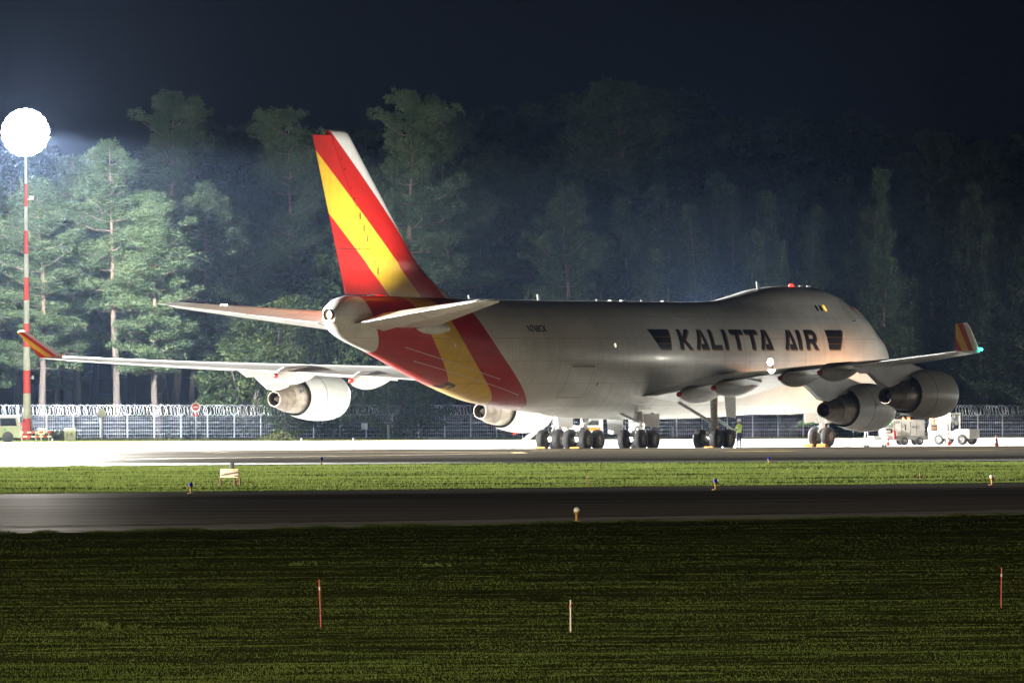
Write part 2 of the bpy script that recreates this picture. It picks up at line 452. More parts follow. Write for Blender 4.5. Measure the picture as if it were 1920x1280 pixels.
def fus_y(s, z):
    t, b, w, r = f_zt(s), f_zb(s), f_hw(s), f_ru(s)
    tm = min(t, 9.06 if s < 40 else t)
    mid = (tm + b) / 2
    k = min(1, max(0, s / 8)) * min(1, max(0, (56 - s) / 12))
    zc = mid * (1 - k) + 5.72 * k
    y1 = 0.0
    if b < z < tm: y1 = w * math.sqrt(max(0, 1 - ((z - zc) / ((tm - zc) if z > zc else (zc - b))) ** 2))
    zu = t - r; y2 = 0.0
    if abs(z - zu) < r: y2 = math.sqrt(r*r - (z - zu) ** 2)
    return (y1 ** 6 + y2 ** 6) ** (1 / 6)
ss = [0, .05, .15, .28, .45, .7, 1, 1.4, 1.9, 2.5] + list(np.arange(3, 26, 0.5)) + list(np.arange(26, 46, 2.0)) + list(np.arange(46, 66, 0.75)) + [66, 66.6, 67.1, 67.5, 67.8, 68.05, 68.25, 68.4]
NR = 36
rings = []
for s in ss:
    t, b = f_zt(s), f_zb(s)
    half = []
    for j in range(NR + 1):
        z = (t + b) / 2 + (t - b) / 2 * math.cos(math.pi * j / NR)
        half.append((fus_y(s, z) if 0 < j < NR else 0.0, z))
    ring = [(s, y, z) for y, z in half] + [(s, -y, z) for y, z in reversed(half[1:-1])]
    rings.append(ring)
fus = MB().loft(rings, True, True).build('fuselage', M_FUS, plane, angle=50)

def side_patch(name, polys, mats, parent, off=0.012, side=1, dz=0.12, midx=None):
    """paint or plate that follows the fuselage side; polys in (s, z)"""
    bm = bmesh.new()
    for k, poly in enumerate(polys):
        vs = [bm.verts.new((p[0], 0, p[1])) for p in poly]
        for tri in tessellate_polygon([[Vector((p[0], p[1], 0)) for p in poly]]):
            try:
                f = bm.faces.new([vs[i] for i in tri]); f.material_index = midx[k] if midx else 0
            except ValueError: pass
    zs = [v.co.z for v in bm.verts]; xs = [v.co.x for v in bm.verts]
    for z in np.arange(min(zs) + dz, max(zs), dz):
        bmesh.ops.bisect_plane(bm, geom=bm.verts[:] + bm.edges[:] + bm.faces[:], plane_co=(0, 0, float(z)), plane_no=(0, 0, 1), dist=1e-5)
    for x in np.arange(math.floor(min(xs)) + 0.5, max(xs), 0.5):
        bmesh.ops.bisect_plane(bm, geom=bm.verts[:] + bm.edges[:] + bm.faces[:], plane_co=(float(x), 0, 0), plane_no=(1, 0, 0), dist=1e-5)
    for v in bm.verts:
        v.co.y = side * (fus_y(v.co.x, v.co.z) + off)
    bmesh.ops.recalc_face_normals(bm, faces=bm.faces)
    for f in bm.faces:
        if f.normal.y * side < 0: f.normal_flip()
    me = bpy.data.meshes.new(name); bm.to_mesh(me); bm.free()
    for m in (mats if isinstance(mats, (list, tuple)) else [mats]): me.materials.append(m)
    return link(name, me, parent)

# --- lettering on the starboard side: letters in a unit cell (u to the nose, v up)
def bar(x0, y0, x1, y1, w):
    """slanted stroke with horizontal ends"""
    return [(x0 - w/2, y0), (x0 + w/2, y0), (x1 + w/2, y1), (x1 - w/2, y1)]
GLY = {
 'K': [[(0,0),(.27,0),(.27,1),(0,1)], [(.25,.55),(.62,1),(.95,1),(.50,.50),(1,0),(.66,0),(.25,.42)]],
 'A': [[(0,0),(.26,0),(.52,.78),(.52,1),(.36,1)], [(.56,1),(.68,1),(1.02,0),(.42,0),(.42,.27),(.68,.27),(.56,.68)]],
 'L': [[(0,0),(1,0),(1,.22),(.30,.22),(.30,1),(0,1)]],
 'I': [[(0,0),(1,0),(1,1),(0,1)]],
 'T': [[(0,.78),(0,1),(1,1),(1,.78),(.64,.78),(.64,0),(.36,0),(.36,.78)]],
 'R': [[(0,0),(.28,0),(.28,1),(0,1)], [(.28,.80),(.58,.80),(.66,.74),(.66,.60),(.58,.54),(.28,.54),(.28,.34),(.46,.34),(.68,0),(1.02,0),(.76,.38),(.92,.50),(.95,.66),(.92,.86),(.78,.97),(.62,1),(.28,1)]],
}
LET = [('K',31.79,30.15),('A',29.75,28.15),('L',27.83,26.45),('I',26.05,25.62),('T',25.1,23.45),('T',23.2,21.55),('A',21.45,19.85),('A',18.3,16.72),('I',16.50,16.02),('R',15.46,13.88)]
for ch, s0, s1 in LET:
    for off, mt, du, dv, nm in ((0.008, M_GOLD, -0.11, -0.09, 'letter_shadow'), (0.016, M_NAVY, 0, 0, 'letter')):
        polys = [[(s0 + (s1 - s0) * u + du, 6.12 + 1.22 * v + dv) for u, v in poly] for poly in GLY[ch]]
        side_patch(nm, polys, mt, fus, off)
def emblem(cor, nm):
    (ax, bx), (cx, dx) = cor      # top edge, bottom edge (s of left and right corners)
    polys = []; idx = []
    for off, mt, du, dv, k in ((0.008, M_GOLD, -0.10, -0.08, 0), (0.016, M_NAVY, 0, 0, 1)):
        polys = []
        bands = [(0, 1)] if k == 0 else [(0, .265), (.30, .60), (.635, 1.0)]
        for v0, v1 in bands:
            L = lambda v: cx + (ax - cx) * (v ** 0.85); Rr = lambda v: dx + (bx - dx) * v
            vs = np.linspace(v0, v1, 5)
            poly = [(L(v) + du, 6.12 + 1.22 * v + dv) for v in vs] + [(Rr(v) + du, 6.12 + 1.22 * v + dv) for v in vs[::-1]]
            polys.append(poly)
        side_patch(nm if k else nm + '_outline', polys, mt, fus, off)
emblem(((35.4, 32.75), (34.3, 33.0)), 'wing_emblem')
emblem(((12.6, 10.25), (12.5, 11.05)), 'wing_emblem')

def text_mesh(txt, size=1.0, bold=0.022):
    cu = bpy.data.curves.new('txt', 'FONT'); cu.body = txt; cu.offset = bold * size; cu.size = size; cu.resolution_u = 3
    o = bpy.data.objects.new('txt', cu); COL.objects.link(o)
    dg = bpy.context.evaluated_depsgraph_get()
    me = bpy.data.meshes.new_from_object(o.evaluated_get(dg))
    bpy.data.objects.remove(o); bpy.data.curves.remove(cu)
    return me
def flat_text(name, txt, size, mt, parent, loc, rz=0.0, width=None, bold=0.0):
    """lettering on an upright plate: reads along local +x, faces local -y before rz"""
    me = text_mesh(txt, size)
    co = [v.co.copy() for v in me.vertices]
    w = max(c.x for c in co) - min(c.x for c in co); x0 = min(c.x for c in co)
    kx = (width / w) if width else 1.0
    for v in me.vertices:
        v.co = Vector(((v.co.x - x0) * kx, 0, v.co.y))
    me.materials.append(mt); me.name = name
    o = link(name, me, parent); o.location = loc; o.rotation_euler = (0, 0, rz)
    return o
me = text_mesh('N768CK', 1.0)
xs = [v.co.x for v in me.vertices]; hs = [v.co.y for v in me.vertices]
bm = bmesh.new(); bm.from_mesh(me)
for v in bm.verts:
    v.co = Vector((49.85 - (v.co.x - min(xs)) / (max(xs) - min(xs)) * 2.15, 0, 7.13 + (v.co.y - min(hs)) / (max(hs) - min(hs)) * 0.42))
for z in np.arange(7.17, 7.55, .05):
    bmesh.ops.bisect_plane(bm, geom=bm.verts[:] + bm.edges[:] + bm.faces[:], plane_co=(0, 0, float(z)), plane_no=(0, 0, 1), dist=1e-5)
for v in bm.verts: v.co.y = fus_y(v.co.x, v.co.z) + .02
bm.to_mesh(me); bm.free()
me.materials.append(M_BLACK); me.name = 'registration'
link('registration', me, fus)

# windows, doors, small plates on the starboard side
def rrect(s, z, w, h, k=6, r=0.45):
    rr = min(w, h) * r; out = []
    for cx, cz, a0 in ((s + w/2 - rr, z + h/2 - rr, 0), (s - w/2 + rr, z + h/2 - rr, 90), (s - w/2 + rr, z - h/2 + rr, 180), (s + w/2 - rr, z - h/2 + rr, 270)):
        for i in range(k + 1):
            t = RAD(a0 + 90 * i / k); out.append((cx + rr * math.cos(t), cz + rr * math.sin(t)))
    return out
M_WLIT = glow('lit_cabin_window', (1.0, 0.52, 0.06), 1.6)
for s, mt in ((12.05, M_GLASS), (11.5, M_GLASS), (10.95, M_WLIT)):
    side_patch('window', [rrect(s, 8.72, .27, .40)], mt, fus, 0.014)
def outline(s, z, w, h, t=0.045):
    x0, x1, z0, z1 = s - w/2, s + w/2, z - h/2, z + h/2
    return [[(x0, z0), (x1, z0), (x1, z0 + t), (x0, z0 + t)], [(x0, z1 - t), (x1, z1 - t), (x1, z1), (x0, z1)],
            [(x0, z0 + t), (x0 + t, z0 + t), (x0 + t, z1 - t), (x0, z1 - t)], [(x1 - t, z0 + t), (x1, z0 + t), (x1, z1 - t), (x1 - t, z1 - t)]]
side_patch('crew_door', outline(7.9, 8.55, .55, 1.3), M_SEAM, fus, 0.013)
M_WWARM = glow('lit_cockpit_window', (0.9, 0.42, 0.12), 0.35)
side_patch('cockpit_window', [[(6.45, 8.72), (6.35, 9.22), (5.95, 9.12), (5.75, 8.62)]], M_GLASS, fus, 0.014)
side_patch('cockpit_window', [[(5.68, 8.60), (5.85, 9.06), (5.45, 8.92), (5.05, 8.5)]], M_WWARM, fus, 0.014)
side_patch('cargo_door', outline(44.0, 4.2, 2.9, 2.0, .02), M_SEAM, fus, 0.013)
side_patch('door_vent', [[(45.2, 5.02), (42.5, 5.02), (42.5, 5.12), (45.2, 5.12)]], M_RIM, fus, 0.02)
side_patch('outflow_vent', [[(56.4, 3.95), (55.2, 3.75), (55.35, 3.95), (56.2, 4.18)]], M_DARKM, fus, 0.02)
side_patch('small_port', [rrect(39.9, 6.35, .16, .24)], glow('port_light', (1, .9, .7), 1.5), fus, 0.015)
side_patch('small_port', [rrect(57.8, 6.35, .16, .24)], M_CHROME, fus, 0.015)
side_patch('drain_port', [rrect(41.6, 4.0, .14, .22)], M_BLACK, fus, 0.015)
# long skin joints that the photo shows as thin light/dark lines
side_patch('skin_joint', [[(52.5, 4.3), (62.0, 6.2), (62.0, 6.235), (52.5, 4.335)]], mat('chipped_white_line', (.62, .6, .58), .5), fus, 0.012)
side_patch('skin_joint', [[(49.5, 3.35), (60.5, 5.4), (60.5, 5.43), (49.5, 3.38)]], mat('chipped_joint_line', (.66, .6, .5), .5), fus, 0.012)
side_patch('skin_joint', [[(11.0, 7.75), (23.0, 7.72), (23.0, 7.745), (11.0, 7.775)]], mat('joint_line', (.62, .62, .6), .5), fus, 0.012)

# tail cone end: exhaust of the auxiliary unit and the white tail light
apu = MB().lathe([(0, .36), (.32, .34), (.36, .30), (.05, .28)], (68.2, 0, 8.12), 'X', 24, cap0=False).build('exhaust_pipe', M_DARKM, plane)
MB().lathe([(0, .285), (.01, .02)], (68.3, 0, 8.12), 'X', 24).build('exhaust_bore', M_BLACK, apu)
M_TAILL = glow('tail_light_lens', (1.0, 0.62, 0.28), 25.0)
MB().lathe([(0, .13), (.10, .12), (.17, .07), (.19, .01)], (68.38, 0.05, 7.72), 'X', 14).build('tail_light', M_TAILL, plane)
add_light('tail_light_lamp', 'POINT', (68.75, 0.0, 7.66), 4, (1.0, .6, .28), None, 0.06, parent=plane)
# fuselage top: antennas, beacon
def blade(s, z, h=.42, c=.45, mt=None):
    MB().prism([(0, 0), (c, 0), (c * 1.25, h), (c * .85, h)], lambda u, v, t: (s + u, t, z + v), -.03, .03).build('antenna', mt or M_WHITE, plane, smooth=False)
blade(43.4, 9.05, .38, .35); blade(51.9, 9.1, .25, .2); blade(15.6, 9.93, .45, .4); blade(36.0, 9.05, .12, .5); blade(30.5, 9.05, .10, .4)
for s in (33.2, 28.0, 34.6): MB().bbox((s, 0, 9.09), (.5, .25, .10), .04).build('antenna_plate', M_GREY_SHADEW, plane)
MB().lathe([(-.03, .16), (.05, .15), (.14, .10), (.17, .02)], (11.5, 0, 10.1), 'Z', 16).build('red_beacon', glow('beacon_lens', (1.0, .02, .01), 6.0), plane)
for s in (9.2, 10.2): MB().bbox((s, 0, 10.12), (.35, .12, .10), .03).build('antenna_plate', M_WHITE, plane)

# wing to body fairing: a shallow blister wrapped round the belly and wing root
rg = []
for s, k, zt_ in ((17.5, .01, 3.2), (19, .06, 3.9), (21, .13, 4.5), (24, .19, 4.9), (28, .22, 5.1), (33, .22, 5.1), (36, .20, 4.95), (38, .16, 4.6), (40, .11, 4.1), (42, .06, 3.5), (43.5, .01, 3.0)):
    half = []
    zb_ = f_zb(s)
    for j in range(25):
        t = j / 24
        z = zt_ + (zb_ - zt_) * (1 - (1 - t) ** 1.6)
        y = fus_y(s, z) if j < 24 else 0.0
        o_ = k * min(1, t * 2.0) ** 1.3 - .02 * (t < .02)
        # push outwards along an approximate normal
        dz_ = (z - 5.5) / 3.4; ny = math.sqrt(max(0, 1 - min(1, dz_ * dz_)))
        half.append((y + o_ * ny if j < 24 else 0.0, z + o_ * min(0, dz_)))
    rg.append([(s, y, z) for y, z in half] + [(s, -y, z) for y, z in reversed(half[:-1])])
MB().loft(rg, True, True).build('wing_body_fairing', M_WHITE, plane, angle=60)

# ------------------------------------------------------------------ wings
def foil(n=12):
    up = []; xs_ = [0.5 * (1 - math.cos(math.pi * i / n)) for i in range(n + 1)]
    yt = lambda x: 5 * (.2969 * math.sqrt(x) - .126 * x - .3516 * x*x + .2843 * x**3 - .1015 * x**4)
    return [(x, yt(x)) for x in reversed(xs_)] + [(x, -yt(x)) for x in xs_[1:]]   # TE top .. LE .. TE bottom
FOIL = foil()
W_TE = pch([(3.0, 35.5), (6.5, 36.3), (10, 37.6), (15, 40.1), (19, 42.3), (31.6, 49.9)])
W_TZ = pch([(3.0, 3.25), (8, 3.95), (12, 4.40), (16, 4.72), (20, 5.0), (25, 5.32), (31.6, 5.80)])
W_LE = pch([(3.0, 21.6), (12, 29.6), (31.6, 47.0)])
W_INC = pch([(3.0, 3.0), (12, 2.0), (22, 0.8), (31.6, 0.0)])
W_TC = pch([(3.0, .125), (12, .095), (22, .085), (31.6, .08)])
def wing_pt(y, x, v):
    c = W_TE(y) - W_LE(y)
    return (W_LE(y) + x * c, y, W_TZ(y) + (1 - x) * c * math.sin(RAD(W_INC(y))) + v * W_TC(y) * c + .25 * v * 0)
def wing_section(y, sg):
    return [(p[0], sg * p[1], p[2]) for p in (wing_pt(y, x, v) for x, v in FOIL)]
TIPY = 31.55
for sg, nm in ((1, 'right'), (-1, 'left')):
    w = MB().loft([wing_section(y, sg) for y in np.linspace(2.6, TIPY, 34)]).build('wing', M_WHITE if sg < 0 else M_GREY_SHADEW, plane, angle=40)  # port wing white, starboard wing the darker shaded copy
    # flaps and ailerons: separate surfaces along the trailing edge with dark gaps between
    for y0, y1 in ((3.6, 6.9), (7.0, 11.3), (13.4, 17.2), (17.3, 21.6), (21.9, 26.0), (26.1, 30.4)):
        rr = []
        for y in np.linspace(y0, y1, 5):
            c = W_TE(y) - W_LE(y); z0 = W_TZ(y)
            pts = [(.80, .26), (1.012, .03), (1.012, -.03), (.80, -.36)]
            rr.append([(W_LE(y) + x * c, sg * y, z0 - .02 + (1 - x) * c * math.sin(RAD(W_INC(y))) + v * W_TC(y) * c) for x, v in pts])
        MB().loft(rr).build('flap' if y0 < 21 else 'aileron', M_GREY_SHADEW if sg > 0 else M_WHITE, w, angle=30)
    # winglet
    rr = []
    for k in range(7):
        t = k / 6
        le = (47.0 + 3.1 * t, 31.55 + .86 * t, 5.86 + 1.6 * t); te = (49.95 + 1.45 * t, 31.5 + .78 * t, 5.80 + 1.6 * t)
        if k == 6: le = (le[0] + .18, le[1], le[2])
        c = te[0] - le[0]
        rr.append([(le[0] + x * c, sg * (le[1] + (te[1] - le[1]) * x + v * .075 * c), le[2] + (te[2] - le[2]) * x) for x, v in FOIL])
    MB().loft(rr).build('winglet', M_WLT, w, angle=40)
    # navigation light on the tip
    nl = M_NAVG = glow('green_light_lens', (0.02, 1.0, 0.55), 25.0) if sg > 0 else glow('red_light_lens', (1, .03, .02), 1.0)
    MB().lathe([(0, .02), (.03, .08), (.16, .08), (.26, .03)], (46.95, sg * 31.66, 5.92), 'X', 12).build('navigation_light', nl, w)
    # canoe shaped flap track fairings with red tips
    for y, st, zt_ in ((6.45, 37.9, 3.36), (9.05, 38.3, 3.74), (14.9, 40.7, 4.30), (18.85, 43.1, 4.62)):
        L = 6.0 if y < 10 else 5.2
        rg = []
        for k in range(15):
            t = k / 14
            r = (math.sin(math.pi * min(1, .02 + t * .96)) ** 0.62)
            wd = .40 * r; dn = .78 * r * (1 - .25 * t); upp = .55 * (1 - .4 * t) * min(1, r * 1.3)
            s = st - t * L
            zc = zt_ - .02 + .40 * t
            rg.append([(s, sg * (y + wd * math.cos(a)), zc + (upp if math.sin(a) > 0 else dn) * math.sin(a)) for a in [2 * math.pi * j / 16 for j in range(16)]])
        cn = MB().loft(rg).build('flap_fairing', M_GREY_SHADEW if sg > 0 else M_WHITE, w, angle=50)
        MB().lathe([(-.10, .15), (.0, .16), (.08, .15), (.14, .10), (.16, .02)], (st - .02, sg * y, zt_), 'X', 14).build('red_tip', M_REDCAP, w)

# flood lamp fitted above the right wing root
lm = MB().lathe([(-.02, .2), (.12, .26), (.16, .25)], (27.1, 7.0, 5.32), 'X', 16).build('wing_lamp', M_STRUT, plane)
MB().lathe([(.161, .20), (.20, .15), (.23, .01)], (27.1, 7.0, 5.32), 'X', 16, cap0=True).build('lamp_lens', glow('wing_lamp_lens', (1.0, .95, .8), 120.0), lm)
MB().tube([(27.1, 7.0, 5.3), (26.9, 7.0, 4.7)], .05).build('lamp_stalk', M_STRUT, lm)
add_light('wing_lamp_light', 'SPOT', a2w((27.45, 7.0, 5.32)), 120, (1, .94, .8), a2w((60, 4, 3)), .1, 120, .6)

# ------------------------------------------------------------------ engines and pylons
def make_engine(s, y, z, sg, white):
    """s, y, z: centre of the core nozzle end"""
    cowl_m = M_COWL
    e = empty('engine'); e.parent = plane
    o = (s, sg * y, z + .12)
    # fan cowl: outer skin from the nozzle lip round the intake lip and back inside
    prof = [(-2.55, 1.17), (-2.9, 1.25), (-3.5, 1.355), (-4.2, 1.44), (-5.0, 1.49), (-5.8, 1.49), (-6.5, 1.44), (-6.95, 1.36), (-7.15, 1.26), (-7.1, 1.19), (-6.6, 1.16), (-5.9, 1.18), (-5.9, .1)]
    c = MB().lathe(prof, o, 'X', 48, cap0=False, cap1=True).build('fan_cowl', cowl_m, e, angle=50)
    MB().lathe([(-2.56, 1.165), (-2.7, 1.13), (-3.4, 1.16), (-4.6, 1.2), (-4.6, .5)], o, 'X', 48, cap0=False).build('fan_duct', M_DARKM, e, angle=50)
    MB().lathe([(-4.05, 1.4275), (-4.05, 1.4315), (-4.09, 1.4335), (-4.09, 1.43)], o, 'X', 48, cap0=False, cap1=False).build('cowl_seam', M_SEAM, e)
    # core: barrel and conical nozzle
    MB().lathe([(-4.5, 1.0), (-3.2, .98), (-2.5, .96), (-2.2, .90), (-2.15, .93), (-1.55, .86), (-1.35, .80)], (s, sg * y, z + .05), 'X', 40, cap0=False, cap1=True).build('core_barrel', M_SILVER, e, angle=30)
    MB().lathe([(-1.40, .79), (-1.35, .785), (-.7, .62), (0, .455), (0, .43), (-.7, .55), (-1.0, .58), (-1.0, .05)], (s, sg * y, z), 'X', 40, cap0=False, cap1=True).build('core_nozzle', M_NOZ, e, angle=40)
    MB().lathe([(-.99, .56), (-.98, .02)], (s, sg * y, z), 'X', 32).build('nozzle_bore', M_BLACK, e)
    MB().lathe([(-1.0, .30), (-.6, .22), (-.15, .06), (-.08, .01)], (s, sg * y, z), 'X', 20).build('exhaust_plug', M_SILVER, e)
    MB().bbox((s - 2.0, sg * y + .83, z + .42), (.42, .03, .30), .01).build('vent_grille', M_DARKM, e)
    # strake on the cowl side
    MB().box((s - 4.9, sg * y + 1.5, z + .2), (1.5, .03, .04)).build('cowl_joint', M_GREY_SHADEW, e)
    return e
def make_pylon(s, y, z, sg):
    le = W_LE(y); te = W_TE(y)
    zl = lambda q: (wing_pt(y, min(max((q - le) / (te - le), 0.02), 1), 0)[2])
    k = zl(le + .3)
    poly = [(s - 5.6, z + 1.45), (s - 4.6, z + 1.62), (s - 2.6, z + 1.95), (le - .3, k - .05), (le + 1.0, zl(le + 1)), (s + 4.2, zl(s + 4.2) - .12),
            (s + 3.2, zl(s + 3.2) - .55), (s + 2.1, z + 1.35), (s + 1.0, z + .85), (s + .35, z + .60), (s - .2, z + .52), (s - 1.4, z + .75), (s - 2.6, z + 1.0), (s - 4.2, z + 1.3)]
    rr = []
    p = MB()
    def fn(u, v, t):
        taper = 1.0 if s - 4.5 < u < s + 1 else .55
        if u > s + 3: taper = .15
        return (u, sg * y + t * taper, v)
    p.prism(poly, fn, -.27, .27)
    return p.build('pylon', M_WHITE if sg < 0 else M_GREY_SHADEW, plane, angle=30)  # starboard pylon darker too, shade put into its colour
for (s, y, z) in ((29.86, 12.05, 2.38), (39.29, 21.24, 3.21)):
    for sg in (1, -1):
        make_engine(s, y, z, sg, sg < 0); make_pylon(s, y, z, sg)

# ------------------------------------------------------------------ tail
def fin_section(z, kind):
    t = (z - 9.0) / (18.88 - 9.0)
    le = 56.2 + (66.35 - 56.2) * t
    if z < 12: le -= 2.9 * ((12 - z) / 3.0) ** 2.2 * .9
    te = 66.35 + (70.3 - 66.35) * t
    hin = 62.3 + (68.55 - 62.3) * t if True else 0
    return le, te, hin
zs_ = list(np.linspace(8.9, 12, 12)) + list(np.linspace(12.6, 18.7, 14)) + [18.85]
rr = []
for z in zs_:
    le, te, hin = fin_section(z, 0)
    if z > 18.8: le += .35
    th = .105 * (te - le) * (1 if z > 11 else .8)
    if z > 18.8: th *= .4
    th = min(th, .95)
    c = te - le
    pts = []
    for x, v in FOIL:
        q = le + x * c
        if q > hin: q = hin
        xx = (q - le) / c
        yt = 5 * (.2969 * math.sqrt(max(xx, 0)) - .126 * xx - .3516 * xx**2 + .2843 * xx**3 - .1015 * xx**4) * th * (1 if v >= 0 else -1)
        pts.append((q, yt if (x, v) != FOIL[len(FOIL)//2] else 0, z))
    rr.append(pts)
fin = MB().loft(rr).build('vertical_fin', M_FIN, plane, angle=40)
for z0, z1 in ((9.32, 11.95), (12.0, 18.55)):
    rr = []
    for z in np.linspace(z0, z1, 8):
        le, te, hin = fin_section(z, 0)
        th = min(.105 * (te - le) * (1 if z > 11 else .8), .95); c = te - le
        ring = []
        for xq in (hin + .05, hin + .5, te - .5, te):
            xx = (xq - le) / c
            ring.append((xq, 5 * (.2969 * math.sqrt(xx) - .126 * xx - .3516 * xx**2 + .2843 * xx**3 - .1015 * xx**4) * th + .004, z))
        rr.append(ring + [(p[0], -p[1], p[2]) for p in reversed(ring)])
    MB().loft(rr).build('rudder', M_FIN, fin, angle=40)
le, te, hin = fin_section(18.7, 0)
# worn patches and hinge covers along the rudder hinge
for z in (17.2, 16.6, 15.5, 14.9, 14.5):
    le, te, hin = fin_section(z, 0)
    MB().box((hin - .12, .28, z), (.06, .05, .12)).build('hinge_cover', M_CHROME, fin, smooth=False)
for z in (13.9, 13.2, 12.6, 11.3, 10.7):
    le, te, hin = fin_section(z, 0)
    MB().box((hin - .10, .34, z), (.05, .05, .38)).build('hinge_cover', M_RIM, fin, smooth=False)

for sg in (1, -1):
    def st(y):
        t = (y - .6) / 10.35
        return 57.0 + (67.25 - 57.0) * t, 66.9 + (69.6 - 66.9) * t, 7.55 + 1.28 * t
    rr = []
    for y in list(np.linspace(.6, 10.6, 12)) + [10.85, 10.95]:
        le, te, z = st(y); c = te - le
        k = 1.0
        if y > 10.6: le += (y - 10.6) * 2.2; k = .75 if y < 10.9 else .3
        c = te - le
        rr.append([(le + x * c, sg * y, z + (1 - x) * c * .012 + v * .095 * c * k) for x, v in FOIL])
    sb = MB().loft(rr).build('tailplane', M_WHITE, plane, angle=40)
    for y0, y1 in ((1.5, 5.6), (5.7, 10.3)):
        rg = []
        for y in (y0, (y0 + y1) / 2, y1):
            le, te, z = st(y); c = te - le
            rg.append([(le + x * c, sg * y, z + (1 - x) * c * .012 + v * .095 * c) for x, v in ((.735, .60), (1.012, .03), (1.012, -.03), (.735, -.60))])
        MB().loft(rg).build('elevator', M_WHITE, sb, angle=30)
    le, te, z = st(8.3)
    lg = MB().bbox((le + 1.9, sg * 8.3, z + .24), (.35, .25, .14), .03).build('logo_lamp', M_STRUT, sb)
    MB().box((le + 1.9, sg * 8.165, z + .25), (.28, .02, .10)).build('logo_lens', glow('logo_lens_%d' % (sg + 1), (1, .97, .9), 60.0), sb)
    # lights that shine on the fin markings
    add_light('logo_light', 'SPOT', a2w((le + 1.9, sg * 8.0, z + .40)), 9500 if sg > 0 else 120, (1, .97, .9), a2w((64.5, 0, 15.6)), .08, 82, 0.8)
    # fairing at the root of the tailplane
    MB().lathe([(0, .02), (.3, .20), (1.2, .36), (2.6, .38), (3.6, .26), (4.4, .02)], (57.2, sg * 1.95, 7.3), 'X', 16).build('root_fairing', M_WHITE, sb)

# ------------------------------------------------------------------ landing gear
def tyre_mesh():
    a = MB().lathe([(-.23, .30), (-.235, .42), (-.22, .54), (-.17, .60), (-.10, .622), (-.098, .612), (-.085, .612), (-.083, .624), (-.005, .628), (-.003, .616), (.012, .616), (.014, .628), (.083, .624), (.085, .612), (.098, .612), (.10, .622), (.17, .60), (.22, .54), (.235, .42), (.23, .30)], (0, 0, 0), 'Y', 32, cap0=False, cap1=False)
    return a.build('tyre', M_TYRE, None, angle=50)
def rim_mesh():
    a = MB().lathe([(-.20, .31), (-.22, .30), (-.12, .25), (-.10, .14), (-.17, .13), (-.19, .07), (-.19, .01)], (0, 0, 0), 'Y', 24, cap0=False)
    a.lathe([(.20, .31), (.22, .30), (.12, .25), (.10, .14), (.17, .13), (.19, .07), (.19, .01)], (0, 0, 0), 'Y', 24, cap0=False)
    return a.build('rim', M_RIM, None, angle=40)
t0 = tyre_mesh(); r0 = rim_mesh(); T_ME, R_ME = t0.data, r0.data
bpy.data.objects.remove(t0); bpy.data.objects.remove(r0)
def wheel(parent, p, k=1.0):
    for nm, me_ in (('tyre', T_ME), ('rim', R_ME)):
        o = link(nm, me_, parent); o.location = p; o.scale = (k, k, k)
def main_gear(s, y, ztop, brace, door):
    g = empty('main_gear'); g.parent = plane
    for ds in (-.74, .74):
        for dy in (-.56, .56): wheel(g, (s + ds, y + dy, .622))
    m = MB(); m.tube([(s - .95, y, .66), (s + .95, y, .66)], .15, 12)
    for ds in (-.74, .74): m.tube([(s + ds, y - .6, .622), (s + ds, y + .6, .622)], .085, 10)
    m.tube([(s - .6, y + .25, .9), (s + .6, y + .25, .9)], .05); m.tube([(s - .6, y - .25, .9), (s + .6, y - .25, .9)], .05)
    m.build('bogie_beam', M_STRUT, g)
    MB().tube([(s, y, .66), (s, y, 1.5)], .14, 14).build('oleo_piston', M_CHROME, g)
    m = MB(); m.tube([(s, y, 1.35), (s, y, ztop)], [.21, .24], 16); m.tube([(s, y, 1.32), (s, y, 1.45)], .27, 16)
    m.build('strut', M_STRUT, g)
    m = MB()
    m.tube([(s + .22, y, 1.45), (s + .62, y, 1.1), (s + .2, y, .75)], .055)
    m.tube([(s - .25, y, 1.5), (s - .6, y, 1.2), (s - .75, y, .9)], .05)
    m.tube(brace[0], .10, 10); m.tube(brace[1], .075, 10)
    for k in range(9):
        a = rng.uniform(-1, 1, 3)
        c = (s + a[0] * .38, y + a[1] * .3, 1.2 + a[2] * .35)
        m.bbox(c, (.12 + .1 * abs(a[1]), .10 + .08 * abs(a[0]), .12), .02)
    for k in range(6):
        a = rng.uniform(-1, 1, 4)
        m.tube([(s + .2 * a[0], y + .3 * a[1], 2.1), (s + .35 * a[2], y + .3 * a[1], 1.4), (s + .6 * a[0], y + .35 * a[3], .85)], .022, 6)
    m.build('links_and_hoses', M_STRUT, g)
    for d in door:
        MB().prism(d[0], d[1], -.03, .03).build('gear_door', M_GREY_SHADEW, g, smooth=False)
    return g
def wdoor(y): return lambda u, v, t: (u, y + t, v)
def sdoor(s): return lambda u, v, t: (s + t, u, v)
for sg in (1, -1):
    main_gear(31.75, sg * 5.5, 3.2, ([(31.75, sg * 5.5, 1.55), (33.0, sg * 3.7, 2.9)], [(31.9, sg * 5.4, 2.1), (29.9, sg * 5.7, 1.25)]),
              [([(31.3, 2.0), (30.2, 1.9), (30.2, 3.5), (31.6, 3.4)], wdoor(sg * 6.15))])
    main_gear(34.78, sg * 1.92, 2.35, ([(34.78, sg * 1.92, 1.5), (33.0, sg * 1.92, 2.2)], [(34.78, sg * 1.92, 1.7), (36.2, sg * 1.3, 2.3)]),
              [([(36.0, 1.45), (34.2, 1.35), (34.2, 2.2), (36.2, 2.2)], wdoor(sg * 3.02)),
               ([(sg * .25, .95), (sg * 1.25, .95), (sg * 1.35, 2.1), (sg * .2, 2.1)], sdoor(32.9))])
g = empty('nose_gear'); g.parent = plane
for dy in (-.46, .46): wheel(g, (7.5, dy, .62))
